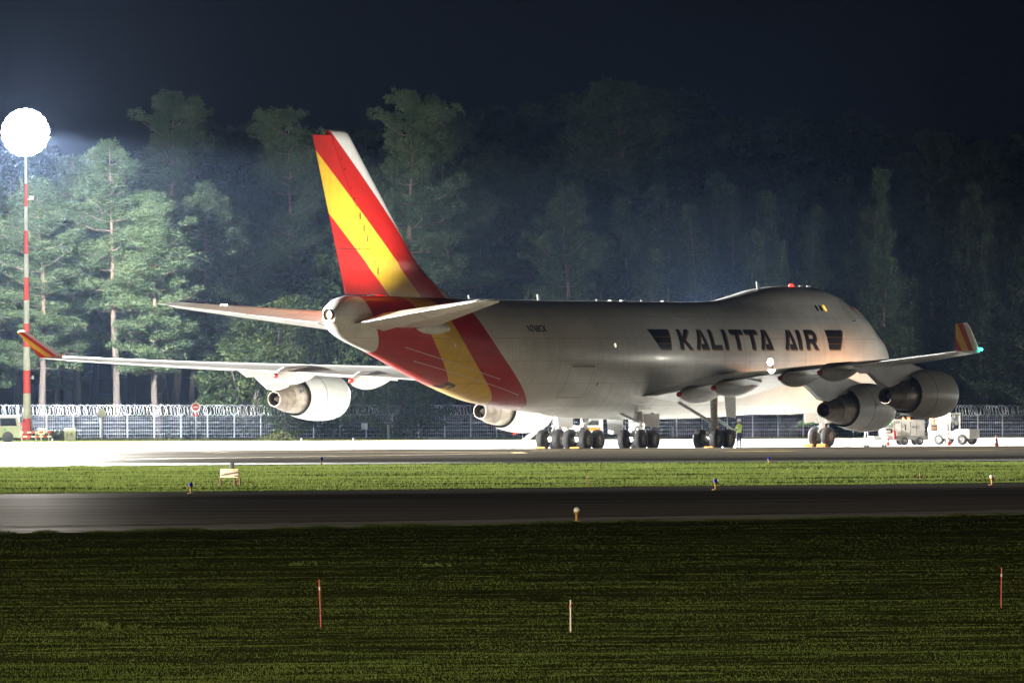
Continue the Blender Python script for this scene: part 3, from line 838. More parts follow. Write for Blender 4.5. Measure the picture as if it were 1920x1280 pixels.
m = MB(); m.tube([(7.5, -.5, .62), (7.5, .5, .62)], .09, 10); m.tube([(7.5, 0, .62), (7.4, 0, 1.3)], .11, 12); m.build('axle', M_STRUT, g)
m = MB(); m.tube([(7.4, 0, 1.15), (7.3, 0, 2.5)], .17, 12); m.tube([(7.4, 0, 1.5), (5.9, 0, 2.6)], .08); m.tube([(7.45, .15, 1.5), (7.9, .2, 2.4)], .06)
m.bbox((7.45, 0, 1.55), (.3, .9, .12), .03); m.bbox((7.6, .35, 1.7), (.16, .2, .2), .04); m.bbox((7.6, -.35, 1.7), (.16, .2, .2), .04)
m.tube([(7.6, 0, 1.2), (7.95, 0, .95), (7.55, 0, .7)], .045)
m.build('strut', M_WHITE, g)
for y in (-.75, .75): MB().prism([(6.3, 1.6), (8.3, 1.5), (8.4, 2.3), (6.2, 2.35)], wdoor(y), -.025, .025).build('gear_door', M_WHITE, g, smooth=False)
# ================================================================== LIGHT MAST
M_MRED = mat('mast_red_paint', (0.55, 0.045, 0.03), 0.5, var=0.12, scale=1.5)
M_MWHT = mat('mast_white_paint', (0.78, 0.78, 0.76), 0.5, var=0.08, scale=1.5)
M_GALV = mat('galvanised_steel', (0.56, 0.57, 0.58), 0.45, 0.35, var=0.15, scale=4)
M_LAMP = glow('floodlight_lens', (1.0, 0.98, 0.93), 7000.0)
M_LAMPD = glow('dimmed_floodlight_lens', (1.0, 0.98, 0.93), 30.0)  # dimmed lens for the unseen masts
mz = z_verge(*MAST)
mast = tag(empty('floodlight_mast', (MAST[0], MAST[1], mz)), 'tall red and white banded floodlight mast glaring beside the white van', 'mast', 'floodlight masts')
# band heights read off the photo (rows 755.. 290), white and red alternating
rows = [(822, 780, 1), (780, 733, 0), (733, 690, 1), (690, 646, 0), (646, 602, 1), (602, 559, 0), (559, 516, 1), (516, 472, 0), (472, 428, 1), (428, 383, 0), (383, 340, 1), (340, 262, 0)]
for i, (r0_, r1_, red) in enumerate(rows):
    z0, z1 = (822 - r0_) / 25.0, (822 - r1_) / 25.0
    rad = lambda z: .32 - .011 * z
    MB().tube([(0, 0, z0), (0, 0, z1)], [rad(z0), rad(z1)], 16).build('mast_section', M_MRED if red else M_MWHT, mast)
MB().lathe([(0, .55), (.06, .55), (.08, .34), (.3, .34)], (0, 0, 0), 'Z', 16).build('base_flange', M_GALV, mast)
m = MB(); [m.tube([(-w_, -.1, MAST_TOP + z_), (w_, -.1, MAST_TOP + z_)], .06) for z_, w_ in ((-.95, 1.1), (-.35, 1.9), (.25, 1.9), (.85, 1.1))]; m.tube([(0, -.05, MAST_TOP - 1), (0, -.05, MAST_TOP + 1.1)], .12)
m.lathe([(MAST_TOP - .9, .5), (MAST_TOP - .8, .5), (MAST_TOP - .78, .2), (MAST_TOP + .4, .16)], (0, 0, 0), 'Z', 16); m.build('head_frame', M_GALV, mast)
spots_ = [(0, 0)] + [(r_ * math.cos(2 * math.pi * k / n_), r_ * math.sin(2 * math.pi * k / n_)) for r_, n_ in ((.52, 6), (1.02, 12), (1.5, 20)) for k in range(n_)]  # lamps multiplied into a disc as wide as the glare's white core
for x, z in spots_:
    hd = MB().lathe([(.16, .10), (.10, .20), (-.12, .275), (-.14, .275)], (x, -.28, MAST_TOP + z), 'Y', 18).build('floodlight', M_GALV, mast)
    MB().lathe([(-.145, .27), (-.15, .24), (-.155, .02)], (x, -.28, MAST_TOP + z), 'Y', 18).build('lamp_lens', M_LAMP, hd)
m = MB(); m.bbox((.42, -.1, 18.2), (.38, .3, .34), .06); m.tube([(.1, 0, 18.1), (.4, -.1, 18.1)], .04); m.build('camera_box', M_MWHT, mast)
m = MB(); m.bbox((.45, -.1, 4.75), (.16, .14, .26), .03); m.tube([(.2, 0, 4.7), (.45, -.1, 4.7)], .03); m.build('small_lamp_box', M_MWHT, mast)
MB().bbox((-.05, -.42, .75), (.62, .32, 1.3), .04).build('switch_box', M_MRED, mast)
# light given by the seven floodlights: towards the apron, with a weak back spill on the trees
def cut_lamp(name, loc, power, col, toward, cut, blend, dep=40.0):
    """floodlight whose beam ends a few degrees below the horizontal"""
    d = Vector((toward[0] - loc[0], toward[1] - loc[1])).normalized(); t = RAD(dep)
    add_light(name, 'SPOT', loc, power, col, (loc[0] + d.x * math.cos(t), loc[1] + d.y * math.cos(t), loc[2] - math.sin(t)), .6, 2 * (dep - cut), blend)
def unseen_mast():
    c = copy_tree(mast)
    for o in c.children_recursive:
        if o.name.startswith('lamp_lens'):
            o.material_slots[0].link = 'OBJECT'; o.material_slots[0].material = M_LAMPD
    return c
def photometry(lamp, front, s_lo=.030, s_hi=.14, halo=.07, side=None):
    """luminaire distribution: nothing much above the horizontal, strongest a few degrees below it, weaker towards the mast foot"""
    ld = lamp.data; ld.use_nodes = True; nt = ld.node_tree
    em = nt.nodes['Emission']
    tc = nt.nodes.new('ShaderNodeNewGeometry'); sx = nt.nodes.new('ShaderNodeSeparateXYZ'); nt.links.new(tc.outputs['Incoming'], sx.inputs[0])
    def ramp(v, a, b):
        r = nt.nodes.new('ShaderNodeMapRange'); r.interpolation_type = 'SMOOTHSTEP'
        r.inputs['From Min'].default_value = a; r.inputs['From Max'].default_value = b; nt.links.new(v, r.inputs['Value']); return r.outputs[0]
    s = mth(nt, 'MULTIPLY', sx.outputs[2], -1.0)
    rise = ramp(s, s_lo, s_hi)
    far_ = mth(nt, 'DIVIDE', .15, mth(nt, 'MAXIMUM', s, .15)); fall = mth(nt, 'POWER', far_, 1.35)
    val = mth(nt, 'ADD', mth(nt, 'MULTIPLY', rise, fall), halo)
    val = mth(nt, 'MULTIPLY', val, ramp(mth(nt, 'MULTIPLY', sx.outputs[1], -1.0), front[0], front[1]))
    if side: val = mth(nt, 'MULTIPLY', val, ramp(sx.outputs[0], side[0], side[1]))
    nt.links.new(val, em.inputs['Strength'])
def mast_lamps(mx, my, power, side=None, front=(-.05, .30), halo=.07):
    photometry(add_light('mast_floodlight', 'POINT', (mx, my - .9, MAST_TOP), power, (1.0, .985, .93), None, .6), front, halo=halo, side=side)
mast_lamps(MAST[0], MAST[1], P_MAST)
# unseen masts added on both sides, to brighten the van, the fence and the taxilane
for mx, my, side, front, lb in ((-118.0, 712.0, None, (-.92, -.55), 'unseen red and white floodlight mast added far left of the apron'), (112.0, 790.0, (-.46, -.37), (-.05, .3), 'unseen red and white floodlight mast added far right along the fence')):
    mc = unseen_mast(); mc.location = (mx, my, 0); mc['label'] = lb
    mast_lamps(mx, my, P_MAST * (1.05 if mx < 0 else 1.3), side, front, 0.0)
for fx_, fy_, lb in ((-265, 560, 'unseen floodlight mast added beyond the left end of the apron'), (-263, 430, 'unseen floodlight mast added beyond the left end of the grass strip')):
    far = unseen_mast(); far.location = (fx_, fy_, 0); far['label'] = lb  # unseen masts for the lights added on tail, left wing and grass strip
cut_lamp('unseen_far_floodlight', (-264, 559, MAST_TOP + 1), P_FAR, (1.0, .97, .90), (-15, 625), 1.5, .13)
cut_lamp('unseen_far_floodlight', (-262, 429, MAST_TOP + 1), P_FAR * .8, (1.0, .97, .88), (5, 452), 1.8, .13)
add_light('mast_spill', 'SPOT', (112, 791, MAST_TOP - .6), P_SPILL * .9, (.97, .98, 1.0), (32, 842, -6), .6, 40, .8)  # added spill light, brightens the right end of the fence
back = unseen_mast(); back.location = (-200, -150, 0); back['label'] = 'unseen floodlight mast on the near side of the field'
cut_lamp('unseen_back_floodlight', (-199, -149, MAST_TOP + 1), P_BACK, (1.0, .93, .80), (0, 240), 1.5, .10, 50)  # unseen lamp behind the camera, added to light the near grass
add_light('mast_spill', 'SPOT', (MAST[0], MAST[1] + 1.0, MAST_TOP - .6), P_SPILL, (.97, .98, 1.0), (MAST[0] + 4, MAST[1] + 60, MAST_TOP - 27), .6, 77, 1.0)

LP = (14.5, 770.0)
lp = tag(empty('added_lamp_post', (LP[0], LP[1], 0)), 'unseen lamp post added behind the fuselage for the glow above it', 'lamp post')
MB().tube([(0, 0, 0), (0, 0, 8.2)], [.12, .07], 12).build('pole', M_GALV, lp); MB().bbox((0, -.2, 8.25), (.7, .5, .16), .05).build('lamp_head', M_GALV, lp)
add_light('haze_glow_lamp', 'SPOT', (LP[0], LP[1] - .3, 8.1), P_POLE, (.80, .90, 1.0), (LP[0] - 4, LP[1] - 60, 30), .3, 66, .8)  # added lamp tilted up, lights only the haze over the fuselage

# cabinets, barrier and signs round the mast
def P(px, py, d): return pixel_depth(px, py, d)
def gz(x, y): return z_verge(x, y) if y > Y_VERGE else 0.0
def stand(px, d):
    p = P(px, 800, d); return (p.x, d, gz(p.x, d))
M_CAB = mat('cabinet_grey_paint', (0.66, 0.67, 0.64), 0.5, var=0.08)
o = tag(empty('switch_cabinet', stand(57, 802)), 'pale grey switch cabinet standing just right of the mast', 'cabinet')
MB().bbox((0, 0, .95), (.42, .4, .95), .03).build('cabinet_body', M_CAB, o); MB().box((0, 0, .24), (.3, .3, .48)).build('plinth', M_GALV, o); MB().bbox((0, -.21, .95), (.34, .02, .84), .01).build('cabinet_door', M_MWHT, o)
o = tag(empty('junction_box', stand(77, 796)), 'small white box behind the red and white barrier by the mast', 'box')
MB().bbox((0, 0, .72), (.50, .35, .46), .03).build('box_body', M_MWHT, o); MB().tube([(0, 0, 0), (0, 0, .52)], .06).build('leg', M_GALV, o)
o = tag(empty('barrier', stand(66, 794)), 'low red and white striped barrier in front of the mast', 'barrier')
for x in (-1.0, .05, 1.0): MB().tube([(x, 0, 0), (x, 0, .80)], .035).build('post', M_GALV, o)
for z, ph in ((.70, 0), (.38, 1)):
    for k in range(8):
        MB().box((-1.05 + .3 * k, -.05, z), (.30, .03, .13)).build('rail', M_MRED if (k + ph) % 2 else M_MWHT, o, smooth=False)
o = tag(empty('stand_number_board', stand(131, 798)), 'white board with the number 14 below the fence', 'sign')
MB().bbox((0, 0, .50), (.84, .06, .96), .02).build('board', M_MWHT, o)
flat_text('number', '14', .55, mat('faded_number', (.42, .45, .47), .6), o, (-.24, -.035, .30), width=.48)
o = tag(empty('no_entry_sign', stand(367, 800)), 'round red no-entry sign with white bar on a pole before the fence', 'sign')
MB().tube([(0, 0, 0), (0, 0, 3.0)], .04).build('pole', M_MWHT, o)
dsc = MB().lathe([(-.02, .36), (.02, .36)], (0, -.05, 2.5), 'Y', 32).build('disc', M_MWHT, o)
MB().lathe([(-.005, .26), (.005, .26)], (0, -.076, 2.5), 'Y', 32).build('red_face', M_MRED, dsc)
MB().box((0, -.084, 2.5), (.34, .008, .09)).build('white_bar', M_MWHT, dsc, smooth=False)
MB().bbox((0, -.05, 1.92), (.34, .03, .26), .01).build('red_plate', M_MRED, o)
MB().bbox((0, -.068, 1.92), (.10, .008, .16), .002).build('plate_symbol', M_MWHT, o)
o = tag(empty('round_sign', stand(191, 801)), 'blank white oval sign on a pole left of the no-entry sign', 'sign')
MB().tube([(0, 0, 0), (0, 0, 2.4)], .04).build('pole', M_MWHT, o); MB().lathe([(-.02, .30), (.02, .30)], (0, -.05, 2.05), 'Y', 28).build('disc', M_MWHT, o)
for px, h, lb in ((317, .64, 'short white marker post at the fence foot, left of the no-entry sign'), (728, 1.15, 'taller white marker post at the fence foot, below the left wing root'), (1261, .95, 'white marker post seen between the body wheels and the wing wheels')):
    o = tag(empty('marker_post', stand(px, 803)), lb, 'post', 'white marker posts along the fence')
    MB().lathe([(0, .10), (h - .2, .095), (h - .06, .09), (h, .03)], (0, 0, 0), 'Z', 12).build('post', M_MWHT, o); MB().lathe([(h - .3, .1), (h - .22, .1)], (0, 0, 0), 'Z', 12).build('reflector_band', M_GALV, o)

# ================================================================== FENCE
M_NET = None
def net_mat():
    m, nt, b = new_mat('dark_screen_net')
    b.inputs['Base Color'].default_value = (0.045, 0.055, 0.075, 1); b.inputs['Roughness'].default_value = 0.8
    tc = nt.nodes.new('ShaderNodeTexCoord'); n = nt.nodes.new('ShaderNodeTexNoise'); n.inputs['Scale'].default_value = 1.2; n.inputs['Detail'].default_value = 5
    mp = nt.nodes.new('ShaderNodeMapping'); mp.inputs['Scale'].default_value = (.6, 1, 3)
    nt.links.new(tc.outputs['Object'], mp.inputs['Vector']); nt.links.new(mp.outputs[0], n.inputs['Vector'])
    r = nt.nodes.new('ShaderNodeMapRange'); r.inputs['From Min'].default_value = .3; r.inputs['From Max'].default_value = .7; r.inputs['To Min'].default_value = .5; r.inputs['To Max'].default_value = .95
    nt.links.new(n.outputs['Fac'], r.inputs['Value']); nt.links.new(r.outputs[0], b.inputs['Alpha'])
    return m
M_NET = net_mat()
M_WIRE = mat('galvanised_wire', (0.72, 0.73, 0.74), 0.4, 0.2, var=0.1)
M_RAILD = mat('dark_rail_shadow_bar', (0.10, 0.11, 0.12), 0.6, var=0.2)
fence = tag(empty('razor_wire_fence', (0, 0, 0)), 'long mesh security fence topped with coils of razor wire before the forest', 'fence')
FL = (-46.0, 815.0); PAN = 2.285; NP = 44
FD = Vector((88.0, 45.0)).normalized()
FA = math.atan2(FD.y, FD.x)
def fpos(k): return (FL[0] + FD.x * PAN * k, FL[1] + FD.y * PAN * k)
# one of each piece, then shared copies
H_M = 1.72
pm = MB(); pm.tube([(0, 0, -.3), (0, 0, H_M)], .045, 10); pm.tube([(0, 0, H_M - .02), (-.30, 0, H_M + .30)], .04, 8); pm.tube([(0, 0, H_M - .02), (.30, 0, H_M + .30)], .04, 8)
post0 = pm.build('post', M_GALV)
wm = MB()
for z in (.05, .32, .58, .64, .90, 1.16, 1.22, 1.46, 1.66): wm.box((PAN / 2, 0, z), (PAN, .008, .009 if z not in (.64, 1.22) else .014))
for k in range(12): wm.box((PAN * (k + .5) / 12, .008, .86), (.005, .005, 1.64))
wire0 = wm.build('mesh_panel', M_WIRE, smooth=False)
rm_ = MB(); rm_.box((PAN / 2, 0, .9), (PAN, .05, .05)); rm_.box((PAN / 2, 0, .35), (PAN, .05, .05)); rm_.box((PAN / 2, 0, 1.62), (PAN, .04, .04)); rm_.tube([(.1, 0, 1.6), (1.15, .05, 0)], .03, 6)  # the dark slanting bar stands in for a shadow on the net
rail0 = rm_.build('rail_and_shadow_bar', M_RAILD, smooth=False)
nm_ = MB().add([(0, 0, 0), (PAN / 3, .03, 0), (PAN * 2 / 3, -.02, 0), (PAN, 0, 0), (0, 0, 1.66), (PAN / 3, .06, 1.60), (PAN * 2 / 3, .02, 1.63), (PAN, 0, 1.66)], [(0, 1, 5, 4), (1, 2, 6, 5), (2, 3, 7, 6)])
net0 = nm_.build('screen_net', M_NET, fix=False)
coils = []
for v in range(3):
    cm = MB(); turns = 8; pts = []; rr_ = random.Random(40 + v)
    ph = [rr_.uniform(-.10, .10) for _ in range(turns * 2 + 4)]
    for i in range(turns * 16 + 1):
        t = i / 16.0; a = 2 * math.pi * t
        j = int(t * 2); fr = t * 2 - j; w_ = ph[j] * (1 - fr) + ph[j + 1] * fr
        if i in (0, turns * 16): w_ = 0
        pts.append((PAN * t / turns + w_ + .36 * math.sin(a), .22 * math.sin(a + .6), H_M + .43 + (.42 + .25 * w_) * math.cos(a)))
    cm.tube(pts, .016, 4)
    for i in range(0, len(pts), 2):     # barbs
        p = pts[i]; cm.box((p[0], p[1], p[2]), (.05, .012, .022), rz=i)
    coils.append(cm.build('razor_coil', M_WIRE, smooth=False, fix=False))
protos = [post0, wire0, rail0, net0] + coils
for k in range(NP):
    x, y = fpos(k); z = z_verge(x, y)
    x2, y2 = fpos(k + 1); z2 = z_verge(x2, y2)
    for src, dy in ((post0, 0), (wire0, -.06), (rail0, .9), (net0, 1.0), (coils[k % 3], 0)):
        if src is rail0 and x > 12: continue
        if src is net0 and 21.5 < x < 28.5: continue
        o = src.copy(); COL.objects.link(o); o.parent = fence
        o.location = (x - FD.y * dy, y + FD.x * dy, z); o.rotation_euler = (0, 0, FA)
for p in protos: bpy.data.objects.remove(p)
pp = P(679, 800, fpos(16)[1] - 12)
k679 = (pp.x - FL[0]) / FD.x / PAN; fx = fpos(k679)
MB().bbox((fx[0], fx[1] - .12, z_verge(*fx) + .92), (.5, .02, .5), .01).build('notice_plate', M_MWHT, fence)
fx = fpos((P(1264, 800, 838).x - FL[0]) / FD.x / PAN)
MB().lathe([(-.12, .03), (-.08, .12), (.05, .13), (.12, .03)], (fx[0], fx[1] - .2, z_verge(*fx) + 1.72), 'Z', 12).build('red_lamp', glow('fence_red_lamp', (1, .05, .03), 2.0), fence)

# ================================================================== VEHICLES
M_VAN = mat('white_vehicle_paint', (0.80, 0.81, 0.80), 0.25, var=0.04, coat=0.4)
M_OFFW = mat('grubby_white_paint', (0.62, 0.60, 0.55), 0.4, var=0.12, scale=2.5)
M_ORNG = mat('orange_paint', (0.75, 0.28, 0.03), 0.4, var=0.1)
M_CHAS = mat('chassis_grey', (0.30, 0.30, 0.28), 0.6, var=0.2)
M_TXT = mat('dark_lettering', (0.03, 0.03, 0.035), 0.5)
M_TAILR = mat('red_lens', (0.5, 0.02, 0.02), 0.2)
def small_wheel(parent, p, r=.33, w=.22, rz=0):
    o = MB().lathe([(-w/2, r * .6), (-w/2, r * .9), (-w/2 + .03, r), (w/2 - .03, r), (w/2, r * .9), (w/2, r * .6)], (0, 0, 0), 'Y', 24, cap0=False, cap1=False).build('tyre', M_TYRE, parent)
    o.location = p; o.rotation_euler = (0, 0, rz)
    o = MB().lathe([(-w/2 + .02, r * .62), (-w/2 + .01, r * .5), (-w/2 + .05, r * .3), (-w/2 + .02, r * .12), (-w/2 + .02, .01)], (0, 0, 0), 'Y', 20, cap0=False).build('rim', M_RIM, parent)
    o.location = p; o.rotation_euler = (0, 0, rz)
# van: rear to the right, near side towards us
v = tag(empty('parked_van', stand(38, 792), RAD(4)), 'white passenger van cut off by the left edge of the picture', 'van')
prof = [(-5.0, .35), (-5.05, .75), (-4.9, 1.0), (-3.95, 1.18), (-3.25, 1.78), (-2.9, 1.90), (-1.5, 1.97), (-.25, 1.95), (-.12, 1.86), (0, 1.1), (.02, .6), (-.02, .33)]
bm_ = bmesh.new()
vs = [bm_.verts.new((u, -.95, w)) for u, w in prof]; f = bm_.faces.new(vs)
r = bmesh.ops.extrude_face_region(bm_, geom=[f])
for q in [e for e in r['geom'] if isinstance(e, bmesh.types.BMVert)]: q.co.y = .95
for q in bm_.verts:
    if q.co.z > 1.1: q.co.y *= 1 - .13 * (q.co.z - 1.1) / .85
bmesh.ops.recalc_face_normals(bm_, faces=bm_.faces)
bmesh.ops.bevel(bm_, geom=[e for e in bm_.edges if abs(e.verts[0].co.y) > .5], offset=.09, segments=3, affect='EDGES', profile=.6)
me = bpy.data.meshes.new('van_body'); bm_.to_mesh(me); bm_.free(); me.materials.append(M_VAN)
me.polygons.foreach_set('use_smooth', [True] * len(me.polygons)); me.set_sharp_from_angle(angle=RAD(40)); link('body', me, v)
ysd = lambda z: -.95 * (1 - .13 * (z - 1.1) / .85) - .012
for u0, u1 in ((-.28, -1.50), (-1.60, -2.75)):
    MB().add([(u0, ysd(1.2), 1.2), (u0 - .10, ysd(1.75), 1.75), (u1, ysd(1.75), 1.75), (u1, ysd(1.2), 1.2)], [(0, 1, 2, 3)]).build('side_window', M_GLASS, v, smooth=False)
MB().add([(-2.85, ysd(1.2), 1.2), (-2.85, ysd(1.7), 1.7), (-3.2, ysd(1.66), 1.66), (-3.75, ysd(1.2), 1.2)], [(0, 1, 2, 3)]).build('door_window', M_GLASS, v, smooth=False)
for u in (-.95, -4.0):
    small_wheel(v, (u, -.84, .33)); small_wheel(v, (u, .84, .33))
    MB().lathe([(-.004, .42), (.004, .42)], (u, -.962, .36), 'Y', 24).build('wheel_arch', M_BLACK, v)
    # the arch sits behind the wheel
MB().bbox((-.05, -.80, 1.1), (.12, .14, .75), .03).build('tail_light', M_TAILR, v)
MB().bbox((-2.5, -.93, .28), (2.4, .06, .12), .02).build('sill', M_BLACK, v); MB().bbox((0.02, 0, .48), (.12, 1.75, .25), .04).build('bumper', M_VAN, v)
flat_text('fleet_number', 'L241', .30, M_TXT, v, (-2.35, -.966, .78), width=.55)
MB().box((-1.15, -.966, .92), (.16, .006, .16)).build('green_mark', mat('green_mark', (.12, .55, .12), .5), v, smooth=False)
for u in (-1.55, -2.8): MB().box((u, -.957, .9), (.012, .006, 1.0)).build('door_gap', M_SEAM, v, smooth=False)

# ground power unit
GP = P(1652, 800, 690); g = tag(empty('ground_power_unit', (GP.x, 690, 0), RAD(10)), 'white ground power cart with amber beacons parked behind the right engines', 'cart')
MB().bbox((1.55, .8, 1.10), (2.7, 1.5, 1.05), .03).build('body', M_OFFW, g)
MB().bbox((1.30, .8, .45), (3.6, 1.6, .26), .03).build('chassis', M_CHAS, g)
MB().box((.90, .04, 1.1), (.02, .01, 1.0)).build('panel_gap', M_SEAM, g, smooth=False)
for x in (1.35, 1.95, 2.35): MB().box((x, .045, 1.08), (.015, .01, .86)).build('panel_gap', M_SEAM, g, smooth=False)
pn = MB().bbox((.50, .035, 1.28), (.44, .03, .34), .01).build('control_panel', M_CHAS, g)
MB().lathe([(-.03, .045), (0, .04), (.01, .01)], (.58, .01, 1.40), 'Y', 12).build('green_lamp', glow('green_panel_lamp', (.1, 1, .25), 14.0), pn)
MB().bbox((.48, .035, .92), (.50, .03, .28), .01).build('socket_recess', M_BLACK, g); MB().bbox((.48, .015, .90), (.32, .03, .12), .01).build('socket_plate', M_OFFW, g)
MB().box((1.62, .044, 1.05), (.07, .012, .22)).build('handle_slot', M_BLACK, g, smooth=False)
flat_text('maker_mark', 'TLD', .22, mat('blue_mark', (.03, .07, .16), .5), g, (.98 - .0, .043, 1.42), width=.28)
flat_text('fleet_number', 'L74', .30, M_TXT, g, (1.40, .038, 1.14), width=.27)
flat_text('owner_mark', 'RIX', .18, M_TXT, g, (2.05, .038, 1.10), width=.22)
for k in range(2): MB().box((2.42, .044, 1.21 - .1 * k), (.20, .006, .03)).build('owner_line', M_TXT, g, smooth=False)
for x in (1.55, 2.55):
    for y in (.1, 1.5): small_wheel(g, (x, y, .26), .26, .2)
for x in (1.55, 1.93):
    b_ = MB().lathe([(0, .07), (.03, .075), (.12, .065), (.15, .02)], (x, .35, 1.63), 'Z', 14).build('amber_beacon', glow('amber_beacon_lens', (1.0, .20, .015), 3.5), g)
add_light('amber_beacon_light', 'POINT', (GP.x + 1.45, 690 + 1.05, 1.86), P_AMBER * 1.1, (1, .30, .05), None, .08)
ex = MB().lathe([(0, .02), (.0, .10), (.42, .10), (.50, .06), (.56, .04)], (.85, -.12, .40), 'Z', 14).build('fire_extinguisher_holder', M_REDCAP, g)
tb = MB().tube([(-.5, .8, .4), (-1.2, .8, .3)], .04).build('tow_bar', M_CHAS, g)

# platform added to carry an amber light for the nose, behind the inner right engine
BL = tag(empty('beacon_platform', (22.7, 667.5, 0), RAD(15)), 'slim platform added behind the inner right engine, its amber beacon lighting the nose', 'platform')
MB().bbox((0, 0, 1.34), (1.3, .7, .10), .02).build('deck', M_CHAS, BL)
for x in (-.58, .58):
    for y in (-.28, .28):
        MB().tube([(x, y, .12), (x, y, 1.3)], .02).build('leg', M_GALV, BL); small_wheel(BL, (x, y, .08), .08, .05)
m = MB(); m.tube([(-.6, -.3, 1.38), (-.6, -.3, 2.1), (.6, -.3, 2.1), (.6, -.3, 1.38)], .018); m.tube([(-.6, .3, 1.38), (-.6, .3, 2.1), (.6, .3, 2.1), (.6, .3, 1.38)], .018); m.build('guard_rail', M_ORNG, BL)
MB().lathe([(1.9, .08), (2.02, .07), (2.06, .02)], (0, 0, 0), 'Z', 12).build('amber_beacon', glow('amber_platform_beacon', (1, .25, .03), 40.0), BL); MB().tube([(0, 0, 1.38), (0, 0, 1.9)], .025).build('beacon_pole', M_GALV, BL)
add_light('amber_platform_light', 'POINT', (22.7, 667.5, 2.25), P_AMBER, (1, .36, .07), None, .08)

# baggage tug
TG = P(1740, 800, 694); t = tag(empty('tow_tractor', (TG.x, 694, 0), RAD(-30)), 'white baggage tractor with glazed cab and hazard-striped bumper beside the power cart', 'tractor')
# local x: length (front to +x), -y towards us
body = MB(); body.bbox((1.0, .8, .62), (1.9, 1.5, .50), .04); body.bbox((2.45, .8, .68), (1.1, 1.45, .62), .06); body.bbox((.08, .8, .80), (.22, 1.48, .70), .03); body.build('body', M_OFFW, t)
cab = MB(); cab.bbox((.85, .8, 2.02), (1.55, 1.46, .10), .04)
for x, y in ((.12, .1), (.12, 1.5), (1.55, .1), (1.55, 1.5)): cab.bbox((x, y, 1.45), (.09, .09, 1.15), .02)
cab.build('cab_frame', M_OFFW, t)
MB().bbox((1.05, .06, .95), (.75, .05, .95), .02).build('door', M_CHAS, t)
flat_text('door_mark', 'RIX', .14, M_OFFW, t, (.82, .03, 1.05), width=.3)
def pane_mat():
    m_, nt, b = new_mat('cab_glass'); b.inputs['Base Color'].default_value = (.5, .52, .5, 1); b.inputs['Roughness'].default_value = .1; b.inputs['Alpha'].default_value = .28
    return m_
M_PANE = pane_mat()
MB().box((.07, .8, 1.58), (.02, 1.3, .75)).build('rear_pane', M_PANE, t, smooth=False)
MB().box((1.0, .05, 1.65), (.95, .02, .62)).build('side_pane', M_PANE, t, smooth=False); MB().box((1.62, .8, 1.6), (.02, 1.3, .7)).build('windscreen', M_PANE, t, smooth=False)
m = MB(); m.bbox((.75, .8, .98), (.5, .5, .14), .04); m.bbox((.55, .8, 1.32), (.12, .5, .6), .04); m.tube([(1.35, .8, .9), (1.2, .8, 1.28)], .03); m.lathe([(-.02, .17), (.02, .17)], (1.2, .8, 1.3), 'X', 16); m.build('seat_and_wheel', M_BLACK, t)
M_HZY = mat('hazard_yellow', (.72, .50, .03), .45); 
for k in range(10): MB().prism([(k * .15 - .02, 0), (k * .15 + .13, 0), (k * .15 + .20, .16), (k * .15 + .05, .16)], lambda u, w, q: (-.05 + q, .03 + u, .40 + w), -.012, .012).build('hazard_stripe', M_HZY if k % 2 else M_BLACK, t, smooth=False)
m = MB(); m.bbox((-.08, .8, .72), (.2, .3, .4), .04); m.bbox((-.06, .3, .95), (.12, .35, .2), .04); m.bbox((-.06, 1.25, .95), (.12, .35, .2), .04); m.tube([(-.1, .8, .55), (-.3, .8, .5)], .06); m.build('tow_hitch', M_ORNG, t)
for x in (.75, 2.45):
    for y in (.12, 1.48): small_wheel(t, (x, y, .33), .33, .24)
m = MB(); m.bbox((1.75, -.12, 1.62), (.06, .16, .34), .02); m.tube([(1.6, .08, 1.5), (1.75, -.1, 1.5)], .015); m.build('mirror', M_MWHT, t)
add_light('tractor_cab_lamp', 'POINT', (TG.x + .35, 694.3, 1.75), P_AMBER * .06, (1, .36, .08), None, .08)
MB().lathe([(0, .06), (.08, .055), (.12, .02)], (.2, .35, 1.35), 'Z', 12).build('amber_lamp', glow('amber_lamp_lens', (1, .25, .03), 3.0), t)

# small service truck seen between the main wheels
SP = P(1052, 800, 694); s_ = tag(empty('service_truck', (SP.x, 694, 0), 0), 'white service truck with orange band glimpsed between the main wheels', 'truck')
MB().bbox((2.0, .9, 1.35), (1.5, 1.7, 1.5), .10).build('cab', M_VAN, s_); MB().bbox((2.0, .02, 1.12), (1.1, .03, .22), .01).build('orange_band', M_ORNG, s_); MB().bbox((2.0, .03, 1.62), (.9, .02, .5), .01).build('cab_window', M_GLASS, s_)
MB().bbox((.55, .9, 1.0), (1.7, 1.7, .75), .05).build('box_body', M_VAN, s_); MB().bbox((1.2, .9, .5), (3.0, 1.5, .2), .03).build('chassis', M_CHAS, s_)
for x in (.4, 2.3):
    for y in (.12, 1.6): small_wheel(s_, (x, y, .36), .36, .24)
# maintenance steps left of the wheels
SP = P(962, 800, 668); s_ = tag(empty('maintenance_steps', (SP.x, 668, 0), RAD(8)), 'white wheeled maintenance steps rising towards the main wheels', 'steps')
for y in (0, .9):
    MB().prism([(0, .05), (.22, .05), (1.95, 1.25), (1.95, 1.42), (1.75, 1.36)], lambda u, w, q: (u, y + q, w), -.03, .03).build('stringer', M_MWHT, s_, smooth=False)
    MB().tube([(.1, y, .9), (1.85, y, 2.0)], .025).build('handrail', M_MRED, s_); MB().tube([(1.85, y, 0.1), (1.85, y, 1.35)], .04).build('leg', M_GALV, s_)
for k in range(6): MB().bbox((.30 + .28 * k, .45, .22 + .2 * k), (.28, .84, .04), .01).build('step', M_GALV, s_)
for x, y in ((1.85, -.05), (1.85, .95)): small_wheel(s_, (x, y, .12), .12, .08)
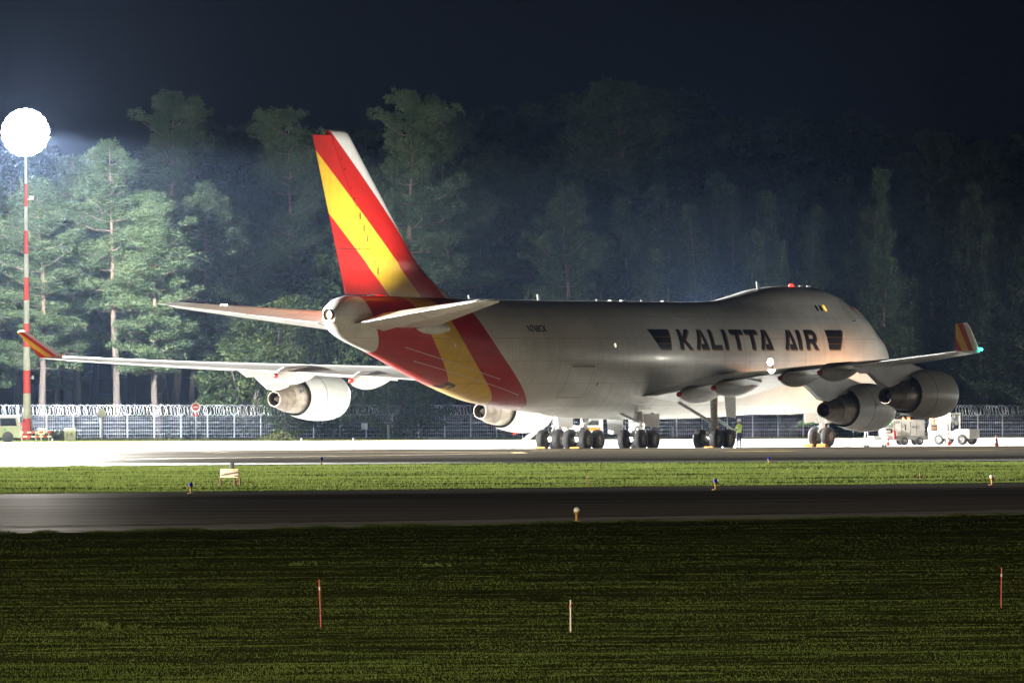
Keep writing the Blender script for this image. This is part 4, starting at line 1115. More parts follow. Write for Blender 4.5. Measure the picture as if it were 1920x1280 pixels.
# white block behind the body gear
SP = P(1160, 800, 676); s_ = tag(empty('equipment_crate', (SP.x, 676, 0)), 'low white crate on the apron between body wheels and wing wheels', 'crate')
MB().bbox((0, .4, .28), (1.4, .8, .36), .03).build('crate_body', M_VAN, s_)
for x in (-.5, .5): MB().box((x, .4, .05), (.2, .8, .1)).build('skid', M_CHAS, s_, smooth=False)

# green tarpaulin behind the fence near the nose wheels
SP = P(1497, 806, 852); zt0 = z_verge(SP.x, 852)
vs = []; fs = []; NXT, NYT = 24, 10
for i in range(NXT + 1):
    for j in range(NYT + 1):
        u = i / NXT; w = j / NYT
        prof_ = (math.sin(math.pi * (.06 + .90 * u)) ** .35)
        hh = 1.35 * prof_ * math.sin(math.pi * (.12 + .80 * w)) ** .6 + .04 * math.sin(17 * u + 5 * w) + .03 * math.sin(31 * u)
        vs.append((u * 6.6, w * 2.2, max(.02, hh)))
for i in range(NXT):
    for j in range(NYT): fs.append((i * (NYT + 1) + j, (i + 1) * (NYT + 1) + j, (i + 1) * (NYT + 1) + j + 1, i * (NYT + 1) + j + 1))
tp = MB().add(vs, fs).build('covered_heap', mat('green_tarpaulin', (.16, .46, .05), .6, var=.25, scale=2.0), fix=False)
tp.location = (SP.x, 851.8, zt0 + .45); tag(tp, 'long low heap under green sheeting behind the fence by the nose wheels', 'heap')

# ================================================================== CONES, CHOCKS, MARKERS
M_CONEO = mat('cone_orange', (.62, .05, .02), .5, var=.1); M_CONEW = mat('cone_white_band', (.75, .75, .72), .45)
def cone(loc, h, label):
    o = tag(empty('traffic_cone', loc), label, 'cone', 'traffic cones on the apron')
    MB().bbox((0, 0, .02), (.38, .38, .04), .01).build('base', M_CONEO, o)
    zz = [0.03, .30, .48, .66, .82, 1.0]
    for k in range(5):
        r_ = lambda q: .15 - .115 * q
        MB().lathe([(zz[k] * h, r_(zz[k])), (zz[k + 1] * h, r_(zz[k + 1]))], (0, 0, 0), 'Z', 18).build('cone_section' , M_CONEW if k in (1, 3) else M_CONEO, o)
def stand0(px, d): 
    p = P(px, 800, d); return (p.x, d, 0.0)
cone(stand0(1868, 662), .76, 'traffic cone standing alone at the far right')
cone(stand0(1778, 684), .80, 'traffic cone right in front of the baggage tractor')
cone(stand0(1664, 684), .72, 'traffic cone at the left end of the power cart')
def delin(px, d, lb):
    o = tag(empty('delineator_post', stand0(px, d)), lb, 'marker', 'thin striped posts on the apron')
    MB().lathe([(0, .13), (.05, .12), (.07, .05)], (0, 0, 0), 'Z', 14).build('base', M_CONEO, o)
    for k in range(4): MB().tube([(0, 0, .06 + .16 * k), (0, 0, .22 + .16 * k)], .035, 10).build('post_section', M_CONEO if k % 2 == 0 else M_CONEW, o)
delin(98, 690, 'thin orange striped post in front of the 14 board'); delin(565, 676, 'thin red striped post below the outer left engine'); delin(662, 676, 'thin red striped post right of the outer left engine')
M_CHOCK = mat('chock_orange', (.62, .20, .03), .55, var=.2)
def chock(ap, label):
    w = a2w(ap); o = tag(empty('wheel_chock', (w.x, w.y, 0), RAD(270 - YAW)), label, 'chock', 'wheel chocks')
    MB().prism([(-.18, 0), (.18, 0), (.10, .2), (.02, .2)], lambda u, v_, q: (u, q, v_), -.3, .3).build('wedge', M_CHOCK, o, smooth=False)
    MB().tube([(.05, -.32, .12), (.05, .32, .12)], .03).build('handle', M_CHAS, o)
chock((8.35, -.46, 0), 'orange chock behind the left nose wheel'); chock((8.35, .46, 0), 'orange chock behind the right nose wheel')
chock((33.3, 5.5 + .5, 0), 'orange chock behind the right wing wheels'); chock((36.4, -1.6, 0), 'orange chock behind the left body wheels'); chock((33.4, -5.7, 0), 'orange chock behind the left wing wheels')

# taxiway edge lights
M_LYEL = mat('light_post_yellow', (.50, .24, .02), .5, var=.15)
M_LBLU = mat('blue_lens', (.01, .02, .55), .12); M_LCLR = mat('clear_lens', (.80, .70, .48), .2)
def edge_light(px, py, blue, label):
    x, y = px - 960.0, py - 640.0
    # where the line of sight meets the ground
    p1 = pixel_depth(px, py, 100.0); k = CAM_H / (CAM_H - p1.z); gx, gy = p1.x * k, 100.0 * k
    zz = z_lane(gy)
    o = tag(empty('taxiway_light', (gx, gy, zz)), label, 'light', 'taxiway edge lights')
    MB().lathe([(0, .13), (.02, .13), (.035, .05)], (0, 0, 0), 'Z', 16).build('base_plate', M_LYEL, o)
    MB().lathe([(.03, .035), (.2, .038), (.24, .075), (.27, .08)], (0, 0, 0), 'Z', 14).build('stem', M_LYEL, o)
    MB().lathe([(.27, .075), (.33, .078), (.38, .055), (.40, .01)], (0, 0, 0), 'Z', 16).build('lens', M_LBLU if blue else M_LCLR, o)
edge_light(603, 872, True, 'blue taxiway light on the far taxilane edge below the tail'); edge_light(358, 925, True, 'blue taxiway light just left of the wooden board'); edge_light(1342, 918, True, 'blue taxiway light on the grass edge below the wing wheels')
edge_light(1081, 977, False, 'pale-topped yellow taxiway light on the near taxiway edge'); edge_light(1442, 872, True, 'blue taxiway light on the far taxilane edge below the nose'); edge_light(1860, 909, False, 'pale-topped yellow taxiway light at the far right by the grass')

# wooden covered sign in the grass strip
SX = P(425, 900, 398).x; o = tag(empty('boarded_sign', (SX, 402, z_strip(SX, 402)), RAD(-28)), 'pale boarded-up sign on short reddish legs in the grass', 'sign')
M_WOOD = mat('pale_raw_plank', (.62, .48, .28), .7, var=.25, scale=3, stretch=(1, 1, 8)); M_LEGW = mat('reddish_leg_wood', (.16, .035, .02), .7, var=.2); M_DKW = mat('dark_plank', (.06, .02, .015), .7)
for k in range(4): MB().bbox((0, 0, .36 + .085 * k), (.80 - .02 * (k % 2), .03, .08), .006).build('plank', M_WOOD, o)
MB().prism([(-.33, .44), (-.33, .40), (.36, .50), (.36, .545)], lambda u, v_, q: (u, -.025 + q, v_), -.012, .012).build('cross_plank', M_DKW, o, smooth=False)
MB().bbox((.30, -.025, .385), (.14, .02, .04), .004).build('dark_plate', M_DKW, o)
for x in (-.41, .2, .43): MB().bbox((x, .03, .16), (.055, .055, .36), .006).build('leg', M_LEGW, o)
for x in (-.43, .43): MB().bbox((x, .01, .58 if x < 0 else .46), (.05, .06, .07), .02).build('clamp', M_BLACK, o)
MB().bbox((.08, .05, .77), (.2, .03, .25), .01).build('back_plate', M_BLACK, o)

# thin marker stakes in the grass
M_STK = mat('red_stake_paint', (.22, .035, .02), .7, var=.3, scale=6); M_STKW = mat('pale_stake_wood', (.32, .27, .18), .7, var=.2, scale=6)
def stake(px, py, h, mt, label, lean=0.0, zf=z_near, w=.012):
    p1 = pixel_depth(px, py, 100.0); k = CAM_H / (CAM_H - p1.z); gx, gy = p1.x * k, 100.0 * k
    o = tag(empty('marker_stake', (gx, gy, zf(gx, gy))), label, 'stake', 'marker stakes in the grass')
    MB().tube([(0, 0, -.1), (lean * h * .5, 0, h * .5), (lean * h, 0, h)], [w, w * .95, w * .9], 7).build('rod', mt, o)
    MB().tube([(lean * h * .78, 0, h * .78), (lean * h * .84, 0, h * .84)], w * 1.25, 8).build('tape_band', M_STKW if mt is M_STK else M_STK, o)
stake(602, 1176, .74, M_STK, 'red stake in the near grass, left of the middle', -.035); stake(1070, 1187, .49, M_STKW, 'pale bare wooden stake in the near grass', 0.0, w=.015)
stake(1877, 1146, .66, M_STK, 'red stake in the near grass at the right edge', .02); stake(1102, 912, .40, M_STK, 'small red stake at the far grass edge, centre', 0, lambda x, y: z_strip(x, y), .02)
stake(1725, 902, .30, M_STK, 'tiny stake on the grass strip below the right engines', 0, lambda x, y: z_strip(x, y), .02)

# ================================================================== PERSON
def make_person(loc, rz):
    root = tag(empty('person', loc, rz), 'person in white helmet and yellow vest beside the right wing wheels', 'person')
    bm_ = bmesh.new()
    J = {'pel': (0, 0, .96, .15), 'waist': (0, 0, 1.12, .14), 'chest': (0, .01, 1.36, .165), 'neck': (0, 0, 1.53, .062), 'head0': (0, -.02, 1.62, .085), 'head1': (0, -.02, 1.72, .095), 'head2': (0, -.01, 1.80, .06)}
    for sg in (-1, 1):
        q = 'l' if sg < 0 else 'r'
        J.update({q + 'hip': (.10 * sg, 0, .90, .10), q + 'knee': (.12 * sg, -.02, .50, .068), q + 'ank': (.13 * sg, .02, .10, .05), q + 'toe': (.14 * sg, -.16, .05, .045),
                  q + 'sh': (.20 * sg, 0, 1.45, .07), q + 'el': (.27 * sg, -.08, 1.18, .05), q + 'wr': (.20 * sg, -.32, 1.14 if sg > 0 else 1.22, .036), q + 'ha': (.17 * sg, -.40, 1.14 if sg > 0 else 1.24, .042)})
    E_ = [('pel', 'waist'), ('waist', 'chest'), ('chest', 'neck'), ('neck', 'head0'), ('head0', 'head1'), ('head1', 'head2')]
    for q in 'lr': E_ += [('pel', q + 'hip'), (q + 'hip', q + 'knee'), (q + 'knee', q + 'ank'), (q + 'ank', q + 'toe'), ('chest', q + 'sh'), (q + 'sh', q + 'el'), (q + 'el', q + 'wr'), (q + 'wr', q + 'ha')]
    # five fingers on each hand
    for q, sg in (('l', -1), ('r', 1)):
        hx, hy, hz, _ = J[q + 'ha']
        for k in range(5):
            a = (k - 2) * .016
            ln = (.05, .075, .085, .078, .06)[k]
            if k == 0:
                J[q + 'f0a'] = (hx - .03 * sg, hy - .0, hz + .03, .011); J[q + 'f0b'] = (hx - .045 * sg, hy - .04, hz + .045, .009)
            else:
                J[q + 'f%da' % k] = (hx + a * .4 * sg, hy - .045, hz + a, .010); J[q + 'f%db' % k] = (hx + a * .4 * sg - .015 * sg, hy - .045 - ln * .8, hz + a - .02, .008)
            E_ += [(q + 'ha', q + 'f%da' % k), (q + 'f%da' % k, q + 'f%db' % k)]
    names = list(J); me = bpy.data.meshes.new('body')
    me.from_pydata([J[n][:3] for n in names], [(names.index(a), names.index(b)) for a, b in E_], [])
    o = link('body', me, root)
    md = o.modifiers.new('skin', 'SKIN'); ly = me.skin_vertices[0]
    for i, n in enumerate(names): ly.data[i].radius = (J[n][3], J[n][3] * (.72 if n in ('chest', 'waist', 'pel') else 1)); ly.data[i].use_root = (n == 'pel')
    sb_ = o.modifiers.new('sub', 'SUBSURF'); sb_.levels = 2; sb_.render_levels = 2
    dg = bpy.context.evaluated_depsgraph_get(); ev = bpy.data.meshes.new_from_object(o.evaluated_get(dg))
    o.modifiers.clear(); o.data = ev
    ms = [mat('navy_work_trousers', (.02, .03, .07), .8), mat('hi_vis_yellow', (.55, .75, .05), .6), mat('skin', (.45, .28, .2), .5), mat('boot_black', (.015, .015, .015), .6), mat('reflective_band', (.75, .75, .75), .4)]
    for k in ms: ev.materials.append(k)
    for p in ev.polygons:
        z, y = p.center.z, p.center.y; p.use_smooth = True
        if z > 1.53 : p.material_index = 2
        elif y < -.30: p.material_index = 2
        elif z > 1.0: p.material_index = 4 if (1.12 < z < 1.17 or 1.28 < z < 1.32) else 1
        elif z < .14: p.material_index = 3
        elif .42 < z < .47 or .30 < z < .34: p.material_index = 4
        else: p.material_index = 0
    MB().lathe([(1.70, .135), (1.72, .125), (1.78, .118), (1.84, .09), (1.87, .04), (1.875, .005)], (0, -.015, .0), 'Z', 20).build('helmet', M_MWHT, root)
    m = MB(); m.bbox((0, -.125, 1.665), (.03, .03, .045), .01); m.build('nose', ms[2], root)
    for sx_ in (-.035, .035): MB().lathe([(-.01, .006), (0, .012), (.006, .004)], (sx_, -.108, 1.69), 'Y', 8).build('eye', M_BLACK, root)
    MB().bbox((0, -.105, 1.615), (.045, .012, .008), .003).build('mouth', mat('lip', (.3, .12, .1), .6), root)
    for sx_ in (-.098, .098): MB().bbox((sx_, -.01, 1.66), (.018, .035, .055), .008).build('ear', ms[2], root)
    return root
pw = P(1386, 800, 655); make_person((pw.x, 655, 0), RAD(-50))
# ================================================================== TREES
def leaf_mat(name, c1, c2, spec=0.2, tr=0.0, nscale=.55):
    m, nt, b = new_mat(name)
    b.inputs['Roughness'].default_value = 0.6
    b.inputs['Specular IOR Level'].default_value = spec
    tc = nt.nodes.new('ShaderNodeTexCoord'); oi = nt.nodes.new('ShaderNodeObjectInfo')
    n = nt.nodes.new('ShaderNodeTexNoise'); n.inputs['Scale'].default_value = nscale; n.inputs['Detail'].default_value = 6
    nt.links.new(tc.outputs['Object'], n.inputs['Vector'])
    r = nt.nodes.new('ShaderNodeValToRGB')
    r.color_ramp.elements[0].position = .32; r.color_ramp.elements[0].color = (*c1, 1)
    r.color_ramp.elements[1].position = .68; r.color_ramp.elements[1].color = (*c2, 1)
    nt.links.new(n.outputs['Fac'], r.inputs['Fac'])
    hs = nt.nodes.new('ShaderNodeHueSaturation')
    mr = nt.nodes.new('ShaderNodeMapRange'); mr.inputs['To Min'].default_value = .8; mr.inputs['To Max'].default_value = 1.25
    nt.links.new(oi.outputs['Random'], mr.inputs['Value']); nt.links.new(mr.outputs[0], hs.inputs['Value'])
    nt.links.new(r.outputs['Color'], hs.inputs['Color'])
    nt.links.new(hs.outputs['Color'], b.inputs['Base Color'])
    if tr:      # thin blades let light through
        t_ = nt.nodes.new('ShaderNodeBsdfTranslucent'); nt.links.new(hs.outputs['Color'], t_.inputs['Color'])
        mx = nt.nodes.new('ShaderNodeMixShader'); mx.inputs[0].default_value = tr
        nt.links.new(b.outputs[0], mx.inputs[1]); nt.links.new(t_.outputs[0], mx.inputs[2])
        nt.links.new(mx.outputs[0], nt.nodes['Material Output'].inputs['Surface'])
    return m
M_PINE = leaf_mat('pine_needles', (0.042, 0.066, 0.030), (0.085, 0.112, 0.052), 0.0)
M_LEAF = leaf_mat('broad_leaves', (0.030, 0.058, 0.018), (0.085, 0.105, 0.032), .2, .2)
def bark_mat():
    m, nt, b = new_mat('pine_bark'); b.inputs['Roughness'].default_value = .9
    tc = nt.nodes.new('ShaderNodeTexCoord'); sx = nt.nodes.new('ShaderNodeSeparateXYZ'); nt.links.new(tc.outputs['Object'], sx.inputs[0])
    mr = nt.nodes.new('ShaderNodeMapRange'); mr.inputs['From Min'].default_value = 4; mr.inputs['From Max'].default_value = 12
    nt.links.new(sx.outputs[2], mr.inputs['Value'])
    n = nt.nodes.new('ShaderNodeTexNoise'); n.inputs['Scale'].default_value = 4; n.inputs['Detail'].default_value = 6
    mp = nt.nodes.new('ShaderNodeMapping'); mp.inputs['Scale'].default_value = (2, 2, .5)
    nt.links.new(tc.outputs['Object'], mp.inputs['Vector']); nt.links.new(mp.outputs[0], n.inputs['Vector'])
    r = nt.nodes.new('ShaderNodeValToRGB'); r.color_ramp.elements[0].color = (.10, .082, .07, 1); r.color_ramp.elements[1].color = (.155, .105, .07, 1)
    a = mth(nt, 'ADD', mr.outputs[0], mth(nt, 'MULTIPLY', mth(nt, 'SUBTRACT', n.outputs['Fac'], .5), 1.0), True)
    nt.links.new(a, r.inputs['Fac']); nt.links.new(r.outputs['Color'], b.inputs['Base Color'])
    bp = nt.nodes.new('ShaderNodeBump'); bp.inputs['Strength'].default_value = .5; bp.inputs['Distance'].default_value = .05
    nt.links.new(n.outputs['Fac'], bp.inputs['Height']); nt.links.new(bp.outputs['Normal'], b.inputs['Normal'])
    return m
M_BARK = bark_mat()

def np_mesh(name, verts, tris, mt):
    me = bpy.data.meshes.new(name)
    nv, nf = len(verts), len(tris)
    me.vertices.add(nv); me.vertices.foreach_set('co', verts.astype(np.float32).ravel())
    k = tris.shape[1]
    me.loops.add(nf * k); me.loops.foreach_set('vertex_index', tris.astype(np.int32).ravel())
    me.polygons.add(nf); me.polygons.foreach_set('loop_start', np.arange(0, nf * k, k, dtype=np.int32))
    me.materials.append(mt); me.update(calc_edges=True)
    return me
def tuft_mesh(name, C, Rr, K, ln, wd, mt, up=.35, seed=1, quad=False):
    """C clump centres (n,3), Rr radii (n,3): K blades per clump pointing outwards"""
    g = np.random.default_rng(seed)
    n = len(C); d = g.normal(size=(n, K, 3)); d /= np.linalg.norm(d, axis=2, keepdims=True)
    pos = C[:, None, :] + d * Rr[:, None, :] * g.uniform(.35, 1.0, (n, K, 1))
    dr = d * np.array([1, 1, .8]) + np.array([0, 0, up]) + g.normal(size=(n, K, 3)) * .45
    dr /= np.linalg.norm(dr, axis=2, keepdims=True)
    side = np.cross(dr, g.normal(size=(n, K, 3))); side /= np.linalg.norm(side, axis=2, keepdims=True) + 1e-9
    L = ln * g.uniform(.6, 1.3, (n, K, 1)); W = wd * g.uniform(.7, 1.3, (n, K, 1))
    if quad:
        A = pos; B = pos + dr * L * .5 + side * W; Cc = pos + dr * L; D = pos + dr * L * .5 - side * W
        V = np.stack([A, B, Cc, D], 2).reshape(-1, 3); T = np.arange(len(V)).reshape(-1, 4)
    else:
        A = pos - side * W; B = pos + side * W; Cc = pos + dr * L
        V = np.stack([A, B, Cc], 2).reshape(-1, 3); T = np.arange(len(V)).reshape(-1, 3)
    return np_mesh(name, V, T, mt)

def pine_variant(seed, H, base, spread, style):
    rd = random.Random(seed); mb = MB(); C = []; Rr = []
    bend = [(rd.uniform(-.35, .35), rd.uniform(-.35, .35)) for _ in range(6)]
    def axis(z):
        t = z / H; i = min(int(t * 5), 4); f_ = t * 5 - i
        return Vector((bend[i][0] * (1 - f_) + bend[i + 1][0] * f_, bend[i][1] * (1 - f_) + bend[i + 1][1] * f_, z))
    r0_ = .012 * H + .05
    mb.tube([axis(H * k / 12) for k in range(13)], [r0_ * (1 - .93 * k / 12) for k in range(13)], 9)
    z = base
    while z < H * .985:
        t = (z - base) / (H - base)
        if style == 'scots':
            prof_ = (math.sin(math.pi * min(1, .22 + .80 * t)) ** .7) * (1 if rd.random() > .25 else .65)
            nb = rd.choice([3, 4, 4, 5]); rise = .10 + .55 * t
        elif style == 'umbrella':
            prof_ = (.45 + .55 * math.sin(math.pi * min(1, .12 + .86 * t))) * (1 - .35 * t) * (.6 if rd.random() < .35 else 1); nb = rd.choice([3, 4, 5]); rise = .18 + .5 * t
        else:
            prof_ = 1.15 * (1 - t) + .03; nb = rd.choice([4, 5, 6]); rise = .30 + .5 * t
        for k in range(nb):
            a = rd.uniform(0, 2 * math.pi); L = spread * prof_ * rd.uniform(.6, 1.15)
            if L < .3: L = .3
            p0 = axis(z); dv = Vector((math.cos(a), math.sin(a), 0))
            pts = [p0]
            for q in (.35, .7, 1.0):
                pts.append(p0 + dv * L * q + Vector((rd.uniform(-.12, .12) * L * q, rd.uniform(-.12, .12) * L * q, L * q * rise * (.55 + .6 * q) - .10 * L * math.sin(q * 2.2))))
            br = max(.010, .014 * L + .006)
            mb.tube(pts, [br, br * .8, br * .5, br * .15], 5, cap=False)
            if style == 'young':
                n_ = max(2, int(L / .30))
                for j in range(n_):
                    q = .15 + .85 * (j + .7) / n_
                    i = min(int(q * 2.85), 2); f_ = min(1, q * 2.85 - i) if i < 2 else (q - .7) / .3
                    p = pts[i].lerp(pts[i + 1], max(0, min(1, f_)))
                    s_ = rd.uniform(.14, .24)
                    C.append(p + Vector((rd.gauss(0, .10), rd.gauss(0, .10), rd.gauss(.05, .06)))); Rr.append((s_, s_, s_ * 1.1))
                C.append(pts[-1] + Vector((0, 0, .12))); Rr.append((.10, .10, .24))
            else:
                # foliage in separate pads along the outer half of the limb
                npad = 2 + int(L > 1.6) + int(L > 2.6) + int(L > 3.6)
                for j in range(npad):
                    q = 1.0 - .21 * j + rd.uniform(-.06, .03); q = max(.25, min(1, q))
                    i = min(int(q * 2.85), 2); f_ = min(1, q * 2.85 - i) if i < 2 else (q - .7) / .3
                    p = pts[i].lerp(pts[i + 1], max(0, min(1, f_))) + Vector((rd.gauss(0, .25), rd.gauss(0, .25), .12)) * (0 if j == 0 else 1)
                    pw_ = rd.uniform(.38, .80) * (.75 + .10 * L)
                    for _ in range(int(7 + 9 * pw_)):
                        a2 = rd.uniform(0, 6.28); r2 = pw_ * math.sqrt(rd.random())
                        s_ = rd.uniform(.16, .27)
                        C.append(p + Vector((math.cos(a2) * r2, math.sin(a2) * r2, rd.gauss(.08, .16) + .30 * (1 - (r2 / pw_) ** 2)))); Rr.append((s_, s_, s_ * .85))
        z += H * rd.uniform(.020, .040) * (1.0 if style != 'young' else .95)
    for k in range(4 if style == 'young' else 6):
        C.append(axis(H * .97) + Vector((rd.gauss(0, .12), rd.gauss(0, .12), rd.uniform(-.4, .3)))); Rr.append((.2, .2, .4))
    # dead stubs on the bare trunk
    for k in range(int(base * 1.1)):
        zz = rd.uniform(1.5, base + 1); a = rd.uniform(0, 6.28); L = rd.uniform(.3, 1.6)
        p0 = axis(zz); mb.tube([p0, p0 + Vector((math.cos(a) * L * .6, math.sin(a) * L * .6, .05)), p0 + Vector((math.cos(a) * L, math.sin(a) * L, rd.uniform(-.2, .25)))], [.03, .02, .008], 4, cap=False)
    tr = mb.build('trunk', M_BARK, None, fix=False); tm = tr.data; bpy.data.objects.remove(tr)
    C = np.array([tuple(c) for c in C]); Rr = np.array(Rr)
    cm = tuft_mesh('crown', C, Rr, 26 if style != 'young' else 30, .21 if style != 'young' else .20, .030, M_PINE, up=.45, seed=seed)
    return tm, cm, H
def bush_variant(seed, H, wdt):
    rd = random.Random(seed); mb = MB(); C = []; Rr = []
    for k in range(6):
        a = rd.uniform(0, 6.28); L = rd.uniform(.2, .8) * wdt
        top = Vector((math.cos(a) * L, math.sin(a) * L, H * rd.uniform(.6, .95)))
        mb.tube([Vector((rd.uniform(-.3, .3), rd.uniform(-.3, .3), 0)), top * .5 + Vector((0, 0, .3)), top], [.11, .06, .02], 6, cap=False)
    n_ = int(95 * wdt * H / 12)
    for k in range(n_):
        u = rd.uniform(-1, 1); a = rd.uniform(0, 6.28); rr_ = math.sqrt(1 - u * u) * rd.uniform(.55, 1.02)
        lump = 1 + .22 * math.sin(3 * a + seed) * math.cos(2.3 * u * 3)
        C.append((math.cos(a) * rr_ * wdt * lump, math.sin(a) * rr_ * wdt * lump, H * .52 + u * H * .48)); s_ = rd.uniform(.3, .6); Rr.append((s_, s_, s_ * .8))
    tr = mb.build('trunk', M_BARK, None, fix=False); tm = tr.data; bpy.data.objects.remove(tr)
    cm = tuft_mesh('crown', np.array(C), np.array(Rr), 46, .20, .065, M_LEAF, up=.0, seed=seed, quad=True)
    return tm, cm, H
SCOTS = [pine_variant(100 + k, 22.0, b_, sp_, 'scots') for k, (b_, sp_) in enumerate(((6.0, 3.8), (9.5, 3.6), (7.5, 4.4), (5.0, 4.0), (11.0, 3.4)))]
UMBR = [pine_variant(200 + k, 24.0, b_, 4.4, 'umbrella') for k, b_ in enumerate((10.0, 12.0))]
YOUNG = [pine_variant(300 + k, 15.0, 1.2, sp_, 'young') for k, sp_ in enumerate((3.0, 2.5, 3.4, 2.8))]
BUSH = [bush_variant(400 + k, h_, w_) for k, (h_, w_) in enumerate(((7.0, 3.6), (5.0, 2.6), (9.0, 3.2)))]
def plant(px, d, top, var, label, rot=None, group=None, name='pine_tree', wide=1.0, cat='tree', base_row=None):
    p = pixel_depth(px, 800, d); zb_ = z_verge(p.x, d) + fade((d - 900) / 300) * 7.0
    h = pixel_depth(px, top, d).z - zb_
    k = h / var[2]
    o = tag(empty(name, (p.x, d, zb_ - .05), random.uniform(0, 6.28) if rot is None else rot), label, cat, group)
    o.scale = (k * wide, k * wide, k)
    link('trunk', var[0], o); link('crown', var[1], o)
    return o
GF = 'lit pines behind the fence'
plant(-8, 838, 395, SCOTS[3], 'bright pine crown cut off by the left edge, behind the van', group=GF)
plant(80, 834, 335, SCOTS[0], 'bright full pine just right of the floodlight mast', group=GF, wide=1.05)
plant(140, 862, 300, SCOTS[2], 'hazy pine half hidden between the mast pine and the bare-trunked pine', group=GF)
plant(215, 836, 268, SCOTS[1], 'tall bright pine with long bare grey trunk, above the left wing', group=GF, wide=.95)
plant(293, 833, 362, SCOTS[0], 'broad bright pine left of the tailplane tip', group=GF, rot=2.0, wide=1.1)
plant(388, 846, 338, SCOTS[3], 'pine with narrow pointed top behind the left tailplane tip', group=GF, wide=.92)
plant(440, 858, 395, SCOTS[2], 'loose leaning pine above the outer left engine', group=GF)
plant(330, 905, 185, UMBR[0], 'dim tall pine rising behind the broad bright pine', group=GF)
plant(545, 890, 215, UMBR[1], 'dim tall pine just left of the tail fin', group=GF)
plant(28, 880, 330, SCOTS[1], 'pale pine behind the mast in the glare', group=GF)
plant(475, 905, 350, SCOTS[4], 'dim pine between the outer engine and the tail fin', group=GF)
plant(600, 915, 250, SCOTS[1], 'dim pine hidden behind the tail fin', group=GF)
plant(775, 868, 183, UMBR[0], 'tallest spreading pine with forked limbs right of the tail fin', group=GF, rot=.6)
plant(838, 880, 203, SCOTS[2], 'pine close behind the tallest spreading pine', group=GF)
plant(905, 890, 268, SCOTS[0], 'rounded dim pine right of the tallest spreading pine', group=GF, wide=1.15)
plant(935, 905, 335, SCOTS[3], 'low rounded pine above the rear fuselage', group=GF, wide=1.1)
plant(690, 900, 300, SCOTS[1], 'dim pine in the gap between fin and tallest pine', group=GF)
plant(1062, 862, 345, SCOTS[3], 'cone-shaped pine above the middle of the fuselage', group=GF, rot=1.0, wide=.95)
plant(1028, 890, 288, SCOTS[2], 'dim taller pine behind the cone-shaped pine', group=GF)
rd = random.Random(5)
ORD = ['first', 'second', 'third', 'fourth', 'fifth', 'sixth', 'seventh', 'eighth', 'ninth', 'tenth', 'eleventh', 'twelfth', 'thirteenth', 'fourteenth', 'fifteenth', 'sixteenth',
       'seventeenth', 'eighteenth', 'nineteenth', 'twentieth', 'twenty-first', 'twenty-second', 'twenty-third', 'twenty-fourth', 'twenty-fifth', 'twenty-sixth', 'twenty-seventh', 'twenty-eighth', 'twenty-ninth', 'thirtieth', 'thirty-first', 'thirty-second', 'thirty-third']
def nth(px, all_px): return ORD[sorted(all_px).index(px)]
YP = ((1345, 325), (1300, 385), (1372, 352), (1440, 365), (1492, 345), (1522, 392), (1600, 340), (1645, 322), (1622, 402), (1812, 350), (1850, 388), (1893, 380), (1215, 470), (1160, 430), (1262, 445), (1322, 470), (1410, 432), (1560, 430), (1690, 420), (1740, 395), (1775, 440), (1925, 430), (1130, 500), (1180, 372), (1240, 350), (1470, 455), (1590, 478), (1665, 480), (1720, 520), (1840, 500), (1900, 520), (1370, 480))
for px, top in YP:
    plant(px + rd.uniform(-8, 8), rd.uniform(858, 900), top, YOUNG[rd.randrange(4)], 'slender dim young pine, %s from the left of those behind the nose' % nth(px, [a for a, b in YP]), group='dim young pines behind the nose', name='young_pine', wide=rd.uniform(.95, 1.3))
BP = ((560, 560, 842), (505, 575, 838), (470, 640, 834), (640, 610, 850), (690, 650, 840), (730, 690, 834), (600, 690, 832), (785, 690, 836), (540, 720, 829), (655, 470, 868), (620, 545, 872), (580, 590, 858))
for px, top, d in BP:
    plant(px, d, top, BUSH[rd.randrange(3)], 'leafy green bush, %s from the left of those behind the left engines' % nth(px, [a for a, b, c in BP]), group='leafy bushes behind the left engines', name='leafy_bush', cat='bush', wide=1.1)
for k in range(34):
    px = -60 + 62 * k + rd.uniform(-20, 20)
    tp_ = 205 + 30 * math.sin(k * .55) + rd.uniform(-30, 30) + (60 if px < 860 else 0) + (70 if px > 1650 else 0)
    plant(px, rd.uniform(930, 1010), tp_, (SCOTS + UMBR)[rd.randrange(7)], 'dark pine in the unlit forest against the night sky', group='dark forest pines', wide=1.35)
for k in range(26):
    px = -40 + 78 * k + rd.uniform(-25, 25)
    plant(px, rd.uniform(905, 935), 380 + rd.uniform(-60, 90), SCOTS[rd.randrange(5)], 'shadowy pine filling the middle of the dark forest', group='shadowy forest pines', wide=1.25)

